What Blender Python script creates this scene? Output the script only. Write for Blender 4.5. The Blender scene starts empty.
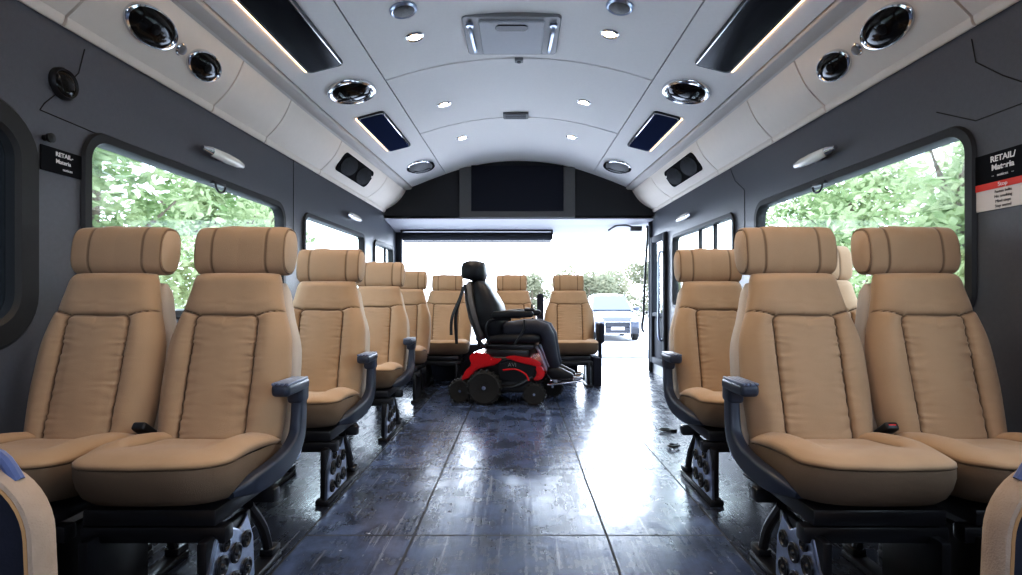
import bpy, bmesh, math, random
from mathutils import Vector, Matrix, noise
random.seed(7)
PI = math.pi
sc = bpy.context.scene
COL = sc.collection
CZ = 0.92                                   # eye height above the floor

# ------------------------------------------------------------------ materials
def newmat(name):
    m = bpy.data.materials.new(name); m.use_nodes = True
    nt = m.node_tree
    return m, nt, nt.nodes['Principled BSDF'], nt.nodes['Material Output']

def mat(name, col, rough=0.6, metal=0.0, var=0.0, scale=40.0, bump=0.0, spec=0.5, emis=None, es=0.0, seam=None, bscale=None, coat=0.0, sheen=0.0):
    m, nt, b, out = newmat(name)
    N, L = nt.nodes, nt.links
    b.inputs['Roughness'].default_value = rough
    b.inputs['Metallic'].default_value = metal
    b.inputs['Specular IOR Level'].default_value = spec
    b.inputs['Coat Weight'].default_value = coat
    b.inputs['Sheen Weight'].default_value = sheen
    tc = N.new('ShaderNodeTexCoord')
    no = N.new('ShaderNodeTexNoise'); no.inputs['Scale'].default_value = scale; no.inputs['Detail'].default_value = 4
    L.new(tc.outputs['Object'], no.inputs['Vector'])
    ramp = N.new('ShaderNodeMix'); ramp.data_type = 'RGBA'
    ramp.inputs['A'].default_value = (*[c*(1-var) for c in col], 1)
    ramp.inputs['B'].default_value = (*[min(1, c*(1+var)) for c in col], 1)
    L.new(no.outputs['Fac'], ramp.inputs['Factor'])
    last = ramp.outputs['Result']
    if seam is not None:
        at = N.new('ShaderNodeAttribute'); at.attribute_name = 'seam'
        mx = N.new('ShaderNodeMix'); mx.data_type = 'RGBA'
        L.new(at.outputs['Fac'], mx.inputs['Factor']); L.new(last, mx.inputs['A'])
        mx.inputs['B'].default_value = (*seam, 1)
        last = mx.outputs['Result']
    L.new(last, b.inputs['Base Color'])
    if bump > 0:
        n2 = N.new('ShaderNodeTexNoise'); n2.inputs['Scale'].default_value = bscale or scale*4; n2.inputs['Detail'].default_value = 3
        L.new(tc.outputs['Object'], n2.inputs['Vector'])
        bp = N.new('ShaderNodeBump'); bp.inputs['Strength'].default_value = bump; bp.inputs['Distance'].default_value = 0.004
        L.new(n2.outputs['Fac'], bp.inputs['Height']); L.new(bp.outputs['Normal'], b.inputs['Normal'])
    if emis:
        b.inputs['Emission Color'].default_value = (*emis, 1); b.inputs['Emission Strength'].default_value = es
    return m

def glass(name, tint=(1, 1, 1), refl=0.08, rough=0.0):
    m, nt, b, out = newmat(name); N, L = nt.nodes, nt.links
    N.remove(b)
    tr = N.new('ShaderNodeBsdfTransparent'); tr.inputs['Color'].default_value = (*tint, 1)
    gl = N.new('ShaderNodeBsdfGlossy'); gl.inputs['Roughness'].default_value = rough
    fr = N.new('ShaderNodeLayerWeight'); fr.inputs['Blend'].default_value = 0.25
    mu = N.new('ShaderNodeMath'); mu.operation = 'MULTIPLY_ADD'; mu.inputs[1].default_value = 0.35; mu.inputs[2].default_value = refl*0.3
    L.new(fr.outputs['Fresnel'], mu.inputs[0])
    mx = N.new('ShaderNodeMixShader')
    L.new(mu.outputs[0], mx.inputs[0]); L.new(tr.outputs[0], mx.inputs[1]); L.new(gl.outputs[0], mx.inputs[2])
    L.new(mx.outputs[0], out.inputs['Surface'])
    return m

M = {}
M['tan'] = mat('tan_fabric', (0.40, 0.268, 0.168), 0.75, var=0.10, scale=9, bump=0.25, bscale=420, seam=(0.075, 0.045, 0.025), spec=0.25, sheen=0.15)
M['tan_shaded'] = mat('shaded_skirt_tan', (0.175, 0.122, 0.083), 0.85, var=0.12, scale=9, bump=0.25, bscale=420, seam=(0.03, 0.02, 0.012), spec=0.2)  # seat tan darkened for the skirt, its shade put into the colour
M['tan_pale'] = mat('pale_tan_fabric', (0.50, 0.36, 0.25), 0.8, var=0.1, scale=12, bump=0.25, bscale=420, spec=0.2)
M['shell'] = mat('seat_shell_fabric', (0.50, 0.43, 0.37), 0.8, var=0.08, scale=12, bump=0.25, bscale=420, spec=0.2)
M['rimfab'] = mat('jump_seat_fabric', (0.40, 0.30, 0.23), 0.9, var=0.15, scale=30, bump=0.4, bscale=300, spec=0.1)
M['orange'] = mat('orange_lining', (0.42, 0.24, 0.11), 0.8, var=0.1, scale=30)
M['navy'] = mat('navy_fabric', (0.012, 0.014, 0.028), 0.9, var=0.3, scale=30, bump=0.3, bscale=200)
M['blueplastic'] = mat('blue_grey_plastic', (0.10, 0.13, 0.26), 0.4, var=0.1)
M['arm'] = mat('armrest_plastic', (0.032, 0.040, 0.062), 0.38, var=0.2, scale=20, spec=0.5)
M['pad'] = mat('armrest_pad_plastic', (0.14, 0.17, 0.25), 0.33, var=0.2, scale=30, spec=0.6)
M['black'] = mat('black_plastic', (0.010, 0.010, 0.012), 0.4, var=0.3)
M['frame'] = mat('black_seat_metal', (0.008, 0.008, 0.011), 0.32, metal=0.0, var=0.4, spec=0.6)
M['red'] = mat('red_button_plastic', (0.6, 0.02, 0.02), 0.35)
M['chrome'] = mat('chrome_metal', (0.72, 0.73, 0.76), 0.12, metal=1.0, var=0.05)
M['steel'] = mat('brushed_steel', (0.50, 0.55, 0.68), 0.28, metal=1.0, var=0.2, scale=60)
M['rubber'] = mat('black_rubber', (0.012, 0.012, 0.013), 0.55, var=0.2)
M['wall'] = mat('grey_wall_fabric', (0.088, 0.091, 0.106), 0.38, var=0.12, scale=60, bump=0.25, bscale=500, spec=0.5)
M['seamline'] = mat('dark_seam', (0.012, 0.012, 0.012), 0.8)
M['ceil'] = mat('off_white_headliner', (0.74, 0.71, 0.70), 0.8, var=0.03, scale=50, bump=0.2, bscale=500, spec=0.2)
M['cove'] = mat('cream_moulded_panel', (0.74, 0.655, 0.57), 0.55, var=0.03, scale=20, bump=0.08, bscale=300, spec=0.35)
M['band'] = mat('grey_cream_edge_band', (0.50, 0.46, 0.43), 0.6, var=0.03, scale=20)
M['bulk'] = mat('charcoal_bulkhead_fabric', (0.045, 0.045, 0.049), 0.9, var=0.25, scale=80, bump=0.4, bscale=500, spec=0.15)
M['tvframe'] = mat('grey_tv_surround', (0.115, 0.110, 0.108), 0.7, var=0.1, scale=60)
M['screen'] = mat('black_screen', (0.014, 0.016, 0.026), 0.35, spec=0.12, var=0.0)
M['screenb'] = mat('tinted_screen', (0.018, 0.026, 0.062), 0.3, spec=0.0, var=0.0)
M['lintel'] = mat('pale_grey_lintel', (0.42, 0.42, 0.45), 0.6, var=0.05)
M['blind'] = mat('charcoal_blind', (0.022, 0.025, 0.034), 0.8, var=0.2, scale=60)
M['grey'] = mat('grey_plastic', (0.24, 0.235, 0.24), 0.45, var=0.05)
M['greyd'] = mat('dark_grey_grille', (0.13, 0.125, 0.125), 0.5, var=0.4, scale=300, bump=0.8, bscale=260)
M['darkdome'] = mat('smoked_dome', (0.008, 0.007, 0.007), 0.10, spec=0.22)
M['matte'] = mat('matte_black_plastic', (0.006, 0.006, 0.007), 0.8, spec=0.03)
M['screenl'] = mat('smoked_screen', (0.006, 0.007, 0.012), 0.14, spec=0.08)
M['grille'] = mat('black_speaker_mesh', (0.016, 0.016, 0.018), 0.6, metal=0.0, spec=0.05, var=0.9, scale=70, bump=1.0, bscale=90)
M['lamp'] = mat('warm_lamp_lens', (1, 0.9, 0.75), 0.4, emis=(1.0, 0.80, 0.55), es=9.0)
M['strip'] = mat('warm_edge_strip', (1, 0.8, 0.55), 0.4, emis=(1.0, 0.62, 0.30), es=4.0)
M['lens'] = mat('white_lamp_lens', (0.75, 0.75, 0.70), 0.12, var=0.1, coat=0.5)
M['signblack'] = mat('black_sign_face', (0.008, 0.009, 0.012), 0.6, spec=0.05)
M['signred'] = mat('red_sign_band', (0.62, 0.045, 0.03), 0.5)
M['signwhite'] = mat('white_sign_face', (0.62, 0.58, 0.56), 0.6)
M['ink'] = mat('white_print', (0.75, 0.75, 0.75), 0.6)
M['inkb'] = mat('dark_print', (0.03, 0.03, 0.03), 0.6)
M['inkg'] = mat('grey_print', (0.25, 0.25, 0.25), 0.6)
M['glass'] = glass('window_glass', (0.93, 0.97, 0.95), 0.1)
M['glassd'] = glass('tinted_window_glass', (0.25, 0.27, 0.28), 0.2)
M['chairred'] = mat('red_shroud_plastic', (0.50, 0.012, 0.018), 0.22, var=0.15, coat=0.6)
M['leather'] = mat('black_upholstery', (0.006, 0.007, 0.011), 0.45, spec=0.35, var=0.4, scale=20, bump=0.3, bscale=60)
M['denim'] = mat('dark_navy_denim', (0.010, 0.012, 0.026), 0.6, var=0.6, scale=14, bump=0.5, bscale=50)
M['tyre'] = mat('black_tyre_rubber', (0.012, 0.011, 0.010), 0.7, var=0.5, scale=60, bump=0.8, bscale=90)
M['carpaint'] = mat('blue_grey_car_paint', (0.055, 0.065, 0.10), 0.35, metal=0.2, coat=0.8)
M['carglass'] = mat('car_glass', (0.10, 0.12, 0.15), 0.15, spec=0.3)
M['cardark'] = mat('car_black_trim', (0.02, 0.022, 0.03), 0.5)
M['bark'] = mat('grey_bark', (0.16, 0.12, 0.09), 0.9, var=0.3, scale=8, bump=0.6, bscale=20)
M['ground'] = mat('pale_concrete', (0.62, 0.62, 0.63), 0.85, var=0.06, scale=2, bump=0.2, bscale=40)
M['gravel'] = mat('gravel', (0.13, 0.13, 0.13), 0.9, var=0.7, scale=9, bump=1.0, bscale=12)

def leafmat(name, a, b):
    m, nt, p, out = newmat(name); N, L = nt.nodes, nt.links
    N.remove(p)
    tc = N.new('ShaderNodeTexCoord'); no = N.new('ShaderNodeTexNoise'); no.inputs['Scale'].default_value = 1.6; no.inputs['Detail'].default_value = 5
    L.new(tc.outputs['Object'], no.inputs['Vector'])
    cr = N.new('ShaderNodeValToRGB'); cr.color_ramp.elements[0].position = 0.35; cr.color_ramp.elements[1].position = 0.65
    cr.color_ramp.elements[0].color = (*a, 1); cr.color_ramp.elements[1].color = (*b, 1)
    L.new(no.outputs['Fac'], cr.inputs['Fac'])
    d = N.new('ShaderNodeBsdfDiffuse'); t = N.new('ShaderNodeBsdfTranslucent'); mx = N.new('ShaderNodeMixShader'); mx.inputs[0].default_value = 0.45
    L.new(cr.outputs['Color'], d.inputs['Color']); L.new(cr.outputs['Color'], t.inputs['Color'])
    L.new(d.outputs[0], mx.inputs[1]); L.new(t.outputs[0], mx.inputs[2]); L.new(mx.outputs[0], out.inputs['Surface'])
    return m
M['leaf'] = leafmat('green_leaves', (0.15, 0.21, 0.09), (0.50, 0.55, 0.33))
M['leafhaze'] = leafmat('haze_coloured_leaves', (0.19, 0.205, 0.14), (0.27, 0.265, 0.18))  # distance haze put into the leaf colour as a washed-out tone

def floor_material():
    m, nt, b, out = newmat('worn_blue_grey_vinyl'); N, L = nt.nodes, nt.links
    tc = N.new('ShaderNodeTexCoord'); sep = N.new('ShaderNodeSeparateXYZ'); L.new(tc.outputs['Object'], sep.inputs[0])
    def math_(op, a, bb=None, c=None):
        n = N.new('ShaderNodeMath'); n.operation = op
        for i, v in enumerate((a, bb, c)):
            if v is None: continue
            if isinstance(v, (int, float)): n.inputs[i].default_value = v
            else: L.new(v, n.inputs[i])
        return n.outputs[0]
    X, Y = sep.outputs[0], sep.outputs[1]
    def line(v, pos, w):
        d = math_('ABSOLUTE', math_('SUBTRACT', v, pos))
        return math_('LESS_THAN', d, w)
    wob = N.new('ShaderNodeTexNoise'); wob.inputs['Scale'].default_value = 3; L.new(tc.outputs['Object'], wob.inputs['Vector'])
    Xw = math_('ADD', X, math_('MULTIPLY', math_('SUBTRACT', wob.outputs['Fac'], 0.5), 0.012))
    s = line(Xw, -0.41, 0.005)
    for p in (0.34,): s = math_('MAXIMUM', s, line(Xw, p, 0.0045))
    s2 = math_('MAXIMUM', line(Xw, 0.80, 0.004), line(Xw, -0.83, 0.004))
    ym = math_('ABSOLUTE', math_('SUBTRACT', math_('MODULO', math_('SUBTRACT', Y, 2.18 - 0.85*4 - 0.425), 0.85), 0.425))
    cr = math_('LESS_THAN', ym, 0.006)
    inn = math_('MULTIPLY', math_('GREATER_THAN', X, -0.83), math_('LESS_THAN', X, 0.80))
    seam = math_('MAXIMUM', math_('MAXIMUM', s, s2), math_('MULTIPLY', cr, inn))
    # streaks running lengthwise, and blotchy wear, its pale tone lifted to stand in for reflections
    mp = N.new('ShaderNodeMapping'); mp.inputs['Scale'].default_value = (60, 1.6, 1); L.new(tc.outputs['Object'], mp.inputs[0])
    st = N.new('ShaderNodeTexNoise'); st.inputs['Scale'].default_value = 1; st.inputs['Detail'].default_value = 5; L.new(mp.outputs[0], st.inputs['Vector'])
    mp2 = N.new('ShaderNodeMapping'); mp2.inputs['Scale'].default_value = (6.5, 5.5, 1); L.new(tc.outputs['Object'], mp2.inputs[0])
    bl = N.new('ShaderNodeTexNoise'); bl.inputs['Scale'].default_value = 1; bl.inputs['Detail'].default_value = 6; bl.inputs['Roughness'].default_value = 0.65; L.new(mp2.outputs[0], bl.inputs['Vector'])
    vo = N.new('ShaderNodeTexVoronoi'); vo.inputs['Scale'].default_value = 17; L.new(tc.outputs['Object'], vo.inputs['Vector'])
    vsep = N.new('ShaderNodeSeparateColor'); L.new(vo.outputs['Color'], vsep.inputs[0])
    sp = math_('MULTIPLY', math_('LESS_THAN', vo.outputs['Distance'], 0.10), math_('GREATER_THAN', vsep.outputs[0], 0.80))
    edge = math_('GREATER_THAN', math_('ABSOLUTE', X), 0.48)
    sp = math_('MULTIPLY', sp, edge)
    scr = math_('GREATER_THAN', st.outputs['Fac'], 0.67)
    r1 = N.new('ShaderNodeValToRGB'); L.new(bl.outputs['Fac'], r1.inputs['Fac'])
    r1.color_ramp.elements[0].position = 0.36; r1.color_ramp.elements[0].color = (0.016, 0.024, 0.046, 1)
    r1.color_ramp.elements[1].position = 0.62; r1.color_ramp.elements[1].color = (0.090, 0.120, 0.205, 1)
    def mixc(f, a, bcol):
        n = N.new('ShaderNodeMix'); n.data_type = 'RGBA'
        L.new(f, n.inputs['Factor']) if not isinstance(f, (int, float)) else None
        L.new(a, n.inputs['A']); n.inputs['B'].default_value = (*bcol, 1); return n.outputs['Result']
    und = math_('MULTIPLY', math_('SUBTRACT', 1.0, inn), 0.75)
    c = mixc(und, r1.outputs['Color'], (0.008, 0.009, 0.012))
    c = mixc(math_('MULTIPLY', scr, 0.45), c, (0.30, 0.33, 0.40))
    c = mixc(sp, c, (0.45, 0.47, 0.52))
    c = mixc(math_('MULTIPLY', seam, 0.92), c, (0.004, 0.004, 0.005))
    L.new(c, b.inputs['Base Color'])
    rg = math_('MULTIPLY_ADD', bl.outputs['Fac'], -0.48, 0.45)
    rg = math_('MULTIPLY_ADD', st.outputs['Fac'], 0.20, rg)
    rg = math_('SUBTRACT', rg, 0.06)
    rg = math_('MAXIMUM', rg, math_('MULTIPLY', seam, 0.8))
    L.new(rg, b.inputs['Roughness'])
    b.inputs['Specular IOR Level'].default_value = 0.6
    h = math_('ADD', math_('MULTIPLY', st.outputs['Fac'], 0.35), bl.outputs['Fac'])
    h = math_('SUBTRACT', h, math_('MULTIPLY', seam, 1.5))
    bp = N.new('ShaderNodeBump'); bp.inputs['Strength'].default_value = 0.35; bp.inputs['Distance'].default_value = 0.006
    L.new(h, bp.inputs['Height']); L.new(bp.outputs['Normal'], b.inputs['Normal'])
    return m
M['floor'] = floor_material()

# ------------------------------------------------------------------ mesh builder
class MB:
    def __init__(s): s.v = []; s.f = []; s.seam = {}
    def add(s, vs, fs):
        o = len(s.v); s.v += [tuple(p) for p in vs]; s.f += [tuple(i+o for i in f) for f in fs]; return s
    def bm(s, bm_):
        bm_.verts.index_update()
        s.add([v.co[:] for v in bm_.verts], [[v.index for v in f.verts] for f in bm_.faces]); bm_.free(); return s
    def box(s, c, d, bev=0.0, seg=2, mtx=None):
        b = bmesh.new(); bmesh.ops.create_cube(b, size=1)
        bmesh.ops.scale(b, vec=Vector(d), verts=b.verts)
        if bev > 0: bmesh.ops.bevel(b, geom=b.edges[:], offset=min(bev, min(d)*0.49), segments=seg, affect='EDGES', profile=0.5)
        if mtx is not None: bmesh.ops.transform(b, matrix=mtx, verts=b.verts)
        bmesh.ops.translate(b, vec=Vector(c), verts=b.verts)
        return s.bm(b)
    def loft(s, rings, cap0=True, cap1=True, closed=True):
        n = len(rings[0]); vs = [p for r in rings for p in r]; fs = []
        for i in range(len(rings)-1):
            for j in range(n if closed else n-1):
                k = (j+1) % n
                fs.append((i*n+j, i*n+k, (i+1)*n+k, (i+1)*n+j))
        if cap0: fs.append(tuple(range(n-1, -1, -1)))
        if cap1: fs.append(tuple((len(rings)-1)*n+j for j in range(n)))
        return s.add(vs, fs)
    def tube(s, pts, r, n=10, smooth=0, rx=None):
        P = [Vector(p) for p in pts]
        if smooth:
            Q = []
            for i in range(len(P)-1):
                p0 = P[max(i-1, 0)]; p1 = P[i]; p2 = P[i+1]; p3 = P[min(i+2, len(P)-1)]
                for k in range(smooth):
                    t = k/smooth
                    Q.append(0.5*((2*p1)+(p2-p0)*t+(2*p0-5*p1+4*p2-p3)*t*t+(3*p1-p0-3*p2+p3)*t**3))
            Q.append(P[-1]); P = Q
        rings = []; up = None
        for i, p in enumerate(P):
            t = (P[min(i+1, len(P)-1)]-P[max(i-1, 0)]).normalized()
            if up is None:
                up = Vector((0, 0, 1)) if abs(t.z) < 0.9 else Vector((1, 0, 0))
            a = t.cross(up).normalized(); b_ = a.cross(t).normalized(); up = b_
            rr = r[min(int(i*len(r)/len(P)), len(r)-1)] if isinstance(r, (list, tuple)) else r
            r2 = rx if rx else rr
            rings.append([p+a*r2*math.cos(2*PI*j/n)+b_*rr*math.sin(2*PI*j/n) for j in range(n)])
        return s.loft(rings)
    def cyl(s, p0, p1, r0, r1=None, n=20): 
        r1 = r0 if r1 is None else r1
        p0 = Vector(p0); p1 = Vector(p1); t = (p1-p0).normalized()
        u = Vector((0, 0, 1)) if abs(t.z) < 0.9 else Vector((1, 0, 0))
        a = t.cross(u).normalized(); b_ = a.cross(t)
        return s.loft([[p+a*r*math.cos(2*PI*j/n)+b_*r*math.sin(2*PI*j/n) for j in range(n)] for p, r in ((p0, r0), (p1, r1))])
    def lathe(s, prof, n=32, mtx=None, sx=1.0, sy=1.0):
        """profile of (radius, z) about local z"""
        rings = [[(r*sx*math.cos(2*PI*j/n), r*sy*math.sin(2*PI*j/n), z) for j in range(n)] for r, z in prof]
        if mtx is not None: rings = [[mtx @ Vector(p) for p in r] for r in rings]
        return s.loft(rings)
    def ellipsoid(s, c, r, n=20, m=12):
        rings = []
        for i in range(m+1):
            a = -PI/2+PI*i/m; ca = max(math.cos(a), 0.01)
            rings.append([(c[0]+r[0]*ca*math.cos(2*PI*j/n), c[1]+r[1]*ca*math.sin(2*PI*j/n), c[2]+r[2]*math.sin(a)) for j in range(n)])
        return s.loft(rings)
    def rr_slab(s, w, h, r, z0, z1, bev=0.004, n=8, c=(0, 0)):
        """rounded rectangle slab in local xy"""
        def ring(off, z):
            return [(p[0]+c[0], p[1]+c[1], z) for p in rrect(w/2-off, h/2-off, max(r-off, 0.001), n)]
        return s.loft([ring(0, z0), ring(0, z1-bev if z1 > z0 else z1+bev), ring(bev, z1)])
    def build(s, name, m, parent=None, smooth=35, mesh_only=False):
        me = bpy.data.meshes.new(name); me.from_pydata(s.v, [], s.f); me.update()
        b = bmesh.new(); b.from_mesh(me); bmesh.ops.recalc_face_normals(b, faces=b.faces); b.to_mesh(me); b.free()
        if smooth:
            me.polygons.foreach_set('use_smooth', [True]*len(me.polygons))
            me.set_sharp_from_angle(angle=math.radians(smooth))
        if s.seam:
            at = me.attributes.new('seam', 'FLOAT', 'POINT')
            at.data.foreach_set('value', [s.seam.get(i, 0.0) for i in range(len(s.v))])
        me.materials.append(m)
        if mesh_only: return me
        return link(name, me, parent)

def link(name, me, parent=None):
    o = bpy.data.objects.new(name, me); COL.objects.link(o)
    if parent: o.parent = parent
    return o

def rrect(hx, hy, r, n=8):
    pts = []
    for cx, cy, a0 in ((hx-r, hy-r, 0), (-hx+r, hy-r, PI/2), (-hx+r, -hy+r, PI), (hx-r, -hy+r, 1.5*PI)):
        for i in range(n+1):
            a = a0+PI/2*i/n; pts.append((cx+r*math.cos(a), cy+r*math.sin(a)))
    return pts

def thing(name, label, cat, mtx=None, group=None):
    o = bpy.data.objects.new(name, None); COL.objects.link(o); o.empty_display_size = 0.1
    if mtx is not None: o.matrix_world = mtx
    o['label'] = label; o['category'] = cat
    if group: o['group'] = group
    return o
def tag(o, label, cat, group=None):
    o['label'] = label; o['category'] = cat
    if group: o['group'] = group
    return o
def struct(o): o['kind'] = 'structure'; return o
def T(x, y, z, rz=0): return Matrix.Translation((x, y, z)) @ Matrix.Rotation(rz, 4, 'Z')

# ------------------------------------------------------------------ shell profile
def K(y): return 1-0.0143*(y-2)
WX = 1.80
Y0, Y1 = -1.2, 7.62
YB = 6.9
def wallx(y, side): return side*WX*K(y)
def morph(p, y):
    '''towards the rear the shoulder of the vault pulls in and the section turns into a rounder arch'''
    t = min(max((y-4.0)/(YB-4.0), 0), 1); t = t*t*(3-2*t)
    k = min(max((abs(p[0])-0.97)/0.55, 0), 1)*min(max((1.80-abs(p[0]))/0.20, 0), 1)
    return (p[0]*K(y)*(1-0.062*t*k), p[1]-0.030*t*k)
LIP, CREASE, LINE, SEAMP = (1.80, 1.07), (1.60, 1.36), (1.505, 1.41), (0.97, 1.54)

# floor
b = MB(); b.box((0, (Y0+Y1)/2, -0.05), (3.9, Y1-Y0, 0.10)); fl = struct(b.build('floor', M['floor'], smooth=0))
fl.location = (0, 0, 0)

# walls with window openings (in the y,z plane)
def planar(outer, holes, depth):
    cu = bpy.data.curves.new('tmp', 'CURVE'); cu.dimensions = '2D'; cu.fill_mode = 'BOTH'; cu.extrude = depth/2
    for loop in [outer]+holes:
        sp = cu.splines.new('POLY'); sp.points.add(len(loop)-1)
        for i, p in enumerate(loop): sp.points[i].co = (p[0], p[1], 0, 1)
        sp.use_cyclic_u = True
    o = bpy.data.objects.new('tmp', cu); COL.objects.link(o)
    dg = bpy.context.evaluated_depsgraph_get(); ev = o.evaluated_get(dg)
    me = ev.to_mesh(); vs = [v.co.copy() for v in me.vertices]; fs = [tuple(p.vertices) for p in me.polygons]
    ev.to_mesh_clear(); bpy.data.objects.remove(o); bpy.data.curves.remove(cu)
    return vs, fs
def hole(y0, y1, z0, z1, r): return [((y0+y1)/2+p[0], (z0+z1)/2+p[1]) for p in rrect((y1-y0)/2, (z1-z0)/2, r)]
WINS = {-1: [(0.75, 2.03, 0.80, 1.56, 0.14), (2.32, 4.13, 0.85, 1.60, 0.10), (4.52, 6.10, 0.85, 1.60, 0.07), (6.52, 7.34, 0.85, 1.58, 0.05)],
        1: [(-0.4, 1.55, 0.80, 1.56, 0.14), (2.225, 4.10, 0.85, 1.60, 0.10), (4.52, 6.14, 0.85, 1.60, 0.07), (6.40, 6.98, 0.16, 1.66, 0.05)]}
for side, nm in ((-1, 'wall_left'), (1, 'wall_right')):
    vs, fs = planar([(Y0, 0), (Y1 if side < 0 else 7.07, 0), (Y1 if side < 0 else 7.07, CZ+1.10), (Y0, CZ+1.10)], [hole(*w) for w in WINS[side]], 0.05)
    mb = MB(); mb.add([(side*(WX*K(v.x)+0.026+v.z), v.x, v.y) for v in vs], fs)
    struct(mb.build(nm, M['wall'], smooth=20))

def wallM(side, y, z, off=0.0):
    """frame on the wall: local X along +-y, local Y up, local Z into the room"""
    n = Vector((-side, -0.0143*WX, 0)).normalized(); up = Vector((0, 0, 1)); x = up.cross(n)
    m = Matrix((x, up, n)).transposed().to_4x4(); m.translation = Vector((wallx(y, side), y, z))+n*off
    return m

WN = 0
def make_window(side, w, rim, fancy=None, tint='glass'):
    global WN
    y0, y1, z0, z1, r = w; WN += 1
    root = bpy.data.objects.new('window_%d' % WN, None); COL.objects.link(root); struct(root)
    root.matrix_world = wallM(side, (y0+y1)/2, (z0+z1)/2)
    hx, hy = (y1-y0)/2, (z1-z0)/2
    def ring(off, z): return [(p[0], p[1], z) for p in rrect(hx+off, hy+off, max(r+off, 0.01))]
    mb = MB(); mb.loft([ring(-rim*0.35, -0.052), ring(-rim*0.35, 0.004), ring(-rim*0.2, 0.016), ring(rim*0.5, 0.016), ring(rim*0.65, 0.002), ring(0.002, -0.002), ring(0.002, -0.052)], cap0=False, cap1=False)
    n = len(rrect(1, 1, .1)); L0 = 6*n
    mb.f += [(j, (j+1) % n, L0+(j+1) % n, L0+j) for j in range(n)]
    mb.build('window_frame', M['rubber'], root)
    mb = MB(); mb.loft([ring(-rim*0.3, -0.034), ring(-rim*0.3, -0.030)]); mb.build('pane', M[tint], root, smooth=0)
    if fancy:
        for fx in fancy:
            mb = MB(); mb.box((fx*hx, 0, -0.026), (0.035, 2*hy-0.01, 0.03), 0.004); mb.build('mullion', M['rubber'], root)
    return root
make_window(-1, WINS[-1][0], 0.10, tint='glassd')
make_window(-1, WINS[-1][1], 0.05)
make_window(-1, WINS[-1][2], 0.045)
make_window(-1, WINS[-1][3], 0.06, fancy=[0.35])
make_window(1, WINS[1][0], 0.10)
make_window(1, WINS[1][1], 0.05)
make_window(1, WINS[1][2], 0.045, fancy=[-0.05, 0.42])

# rear right side door with tall glass
y0, y1, z0, z1, r = WINS[1][3]
door = bpy.data.objects.new('door_1', None); COL.objects.link(door); struct(door); door.matrix_world = wallM(1, (y0+y1)/2, (z0+z1)/2)
hx, hy = (y1-y0)/2, (z1-z0)/2
mb = MB()
for sx in (-1, 1): mb.box((sx*(hx-0.02), 0, 0), (0.09, 2*hy+0.06, 0.07), 0.012)
for sy in (-1, 1): mb.box((0, sy*(hy-0.01), 0), (2*hx, 0.08, 0.065), 0.012)
mb.box((0, -0.18, 0), (2*hx, 0.05, 0.06), 0.01)
mb.build('door_frame', M['blind'], door)
mb = MB(); mb.box((0, 0.28, -0.02), (2*hx-0.02, 2*hy-0.7, 0.006)); mb.build('pane', M['glass'], door, smooth=0)
mb = MB(); mb.box((0, -0.46, -0.01), (2*hx-0.05, 0.5, 0.03), 0.01); mb.build('lower_panel', M['blind'], door)
mb = MB(); mb.tube([(0.24, 0.55, 0.03), (0.24, 0.50, 0.075), (0.24, 0.0, 0.08), (0.24, -0.42, 0.075), (0.24, -0.46, 0.03)], 0.014, smooth=4); mb.build('door_handle', M['steel'], door)

# ceiling: lofted vault with cross grooves
def groove(y, seams, w=0.006, d=0.016):
    return max([d if abs(y-s) < w*0.6 else 0 for s in seams]+[0])
def stations(seams, a, c, step=0.3, w=0.0035):
    ys = []; y = a
    while y < c: ys.append(y); y += step
    ys.append(c)
    for s in seams: ys += [s-w-0.003, s-w, s+w, s+w+0.003]
    return sorted(ys)
def shellsurf(name, prof, seams, m, y1, nrm, thick=0.03, w=0.0035):
    """prof: list of (lat,h) ; extruded along y with taper; nrm pushes grooves away from the room"""
    ys = stations(seams, Y0, y1, w=w); mb = MB(); rings = []
    for y in ys:
        g = 0.014 if any(abs(y-s) < w*1.05 for s in seams) else 0.0
        front = [(q[0]+nrm[0]*g, y, CZ+q[1]+nrm[1]*g) for q in (morph(p, y) for p in prof)]
        back = [(q[0]+nrm[0]*(g+thick), y, CZ+q[1]+nrm[1]*(g+thick)) for q in (morph(p, y) for p in reversed(prof))]
        rings.append(front+back)
    mb.loft(rings)
    return struct(mb.build(name, m, smooth=30))
def vault(x): # centre arch
    t = abs(x)/0.97
    return 1.70-0.16*t**2.0
shellsurf('ceiling', [(x, vault(x)) for x in [(-0.965+1.93*i/24) for i in range(25)]], [2.4, 3.95, 5.23], M['ceil'], YB+0.06, (0, 1), w=0.009)
def lerp(a, c, t): return tuple(a[i]+(c[i]-a[i])*t for i in range(len(a)))
tn = 0
for side in (-1, 1):
    tn += 1
    sp = [(side*p[0], p[1]) for p in [lerp((0.973, 1.539), LINE, i/8) for i in range(9)]]
    shellsurf('trim_%d' % tn, sp, [], M['ceil'], YB+0.06, (side*0.23, 0.97))
    tn += 1
    bp = [(side*p[0], p[1]) for p in [(1.508, 1.398), (1.515, 1.386), (1.535, 1.378), (1.57, 1.374), (1.592, 1.372), (1.605, 1.362)]]
    shellsurf('trim_%d' % tn, bp, [], M['band'], YB+0.1, (side*0.3, 0.95))
    tn += 1
    cv = []
    for i in range(13):
        t = i/12; p = lerp(CREASE, (1.775, 1.105), t); bu = 0.022*math.sin(PI*t)
        cv.append((side*(p[0]-bu*0.82), p[1]-bu*0.57))
    for a in range(1, 8):
        an = PI*a/7
        cv.append((side*(1.775+0.016-0.018*math.cos(an)*0.9), 1.105-0.03*math.sin(an)-0.012*a/7))
    shellsurf('trim_%d' % tn, cv, [2.19, 3.2, 3.83, 4.8, 6.1], M['cove'], Y1-0.3, (side*0.82, 0.57), w=0.0035)
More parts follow.
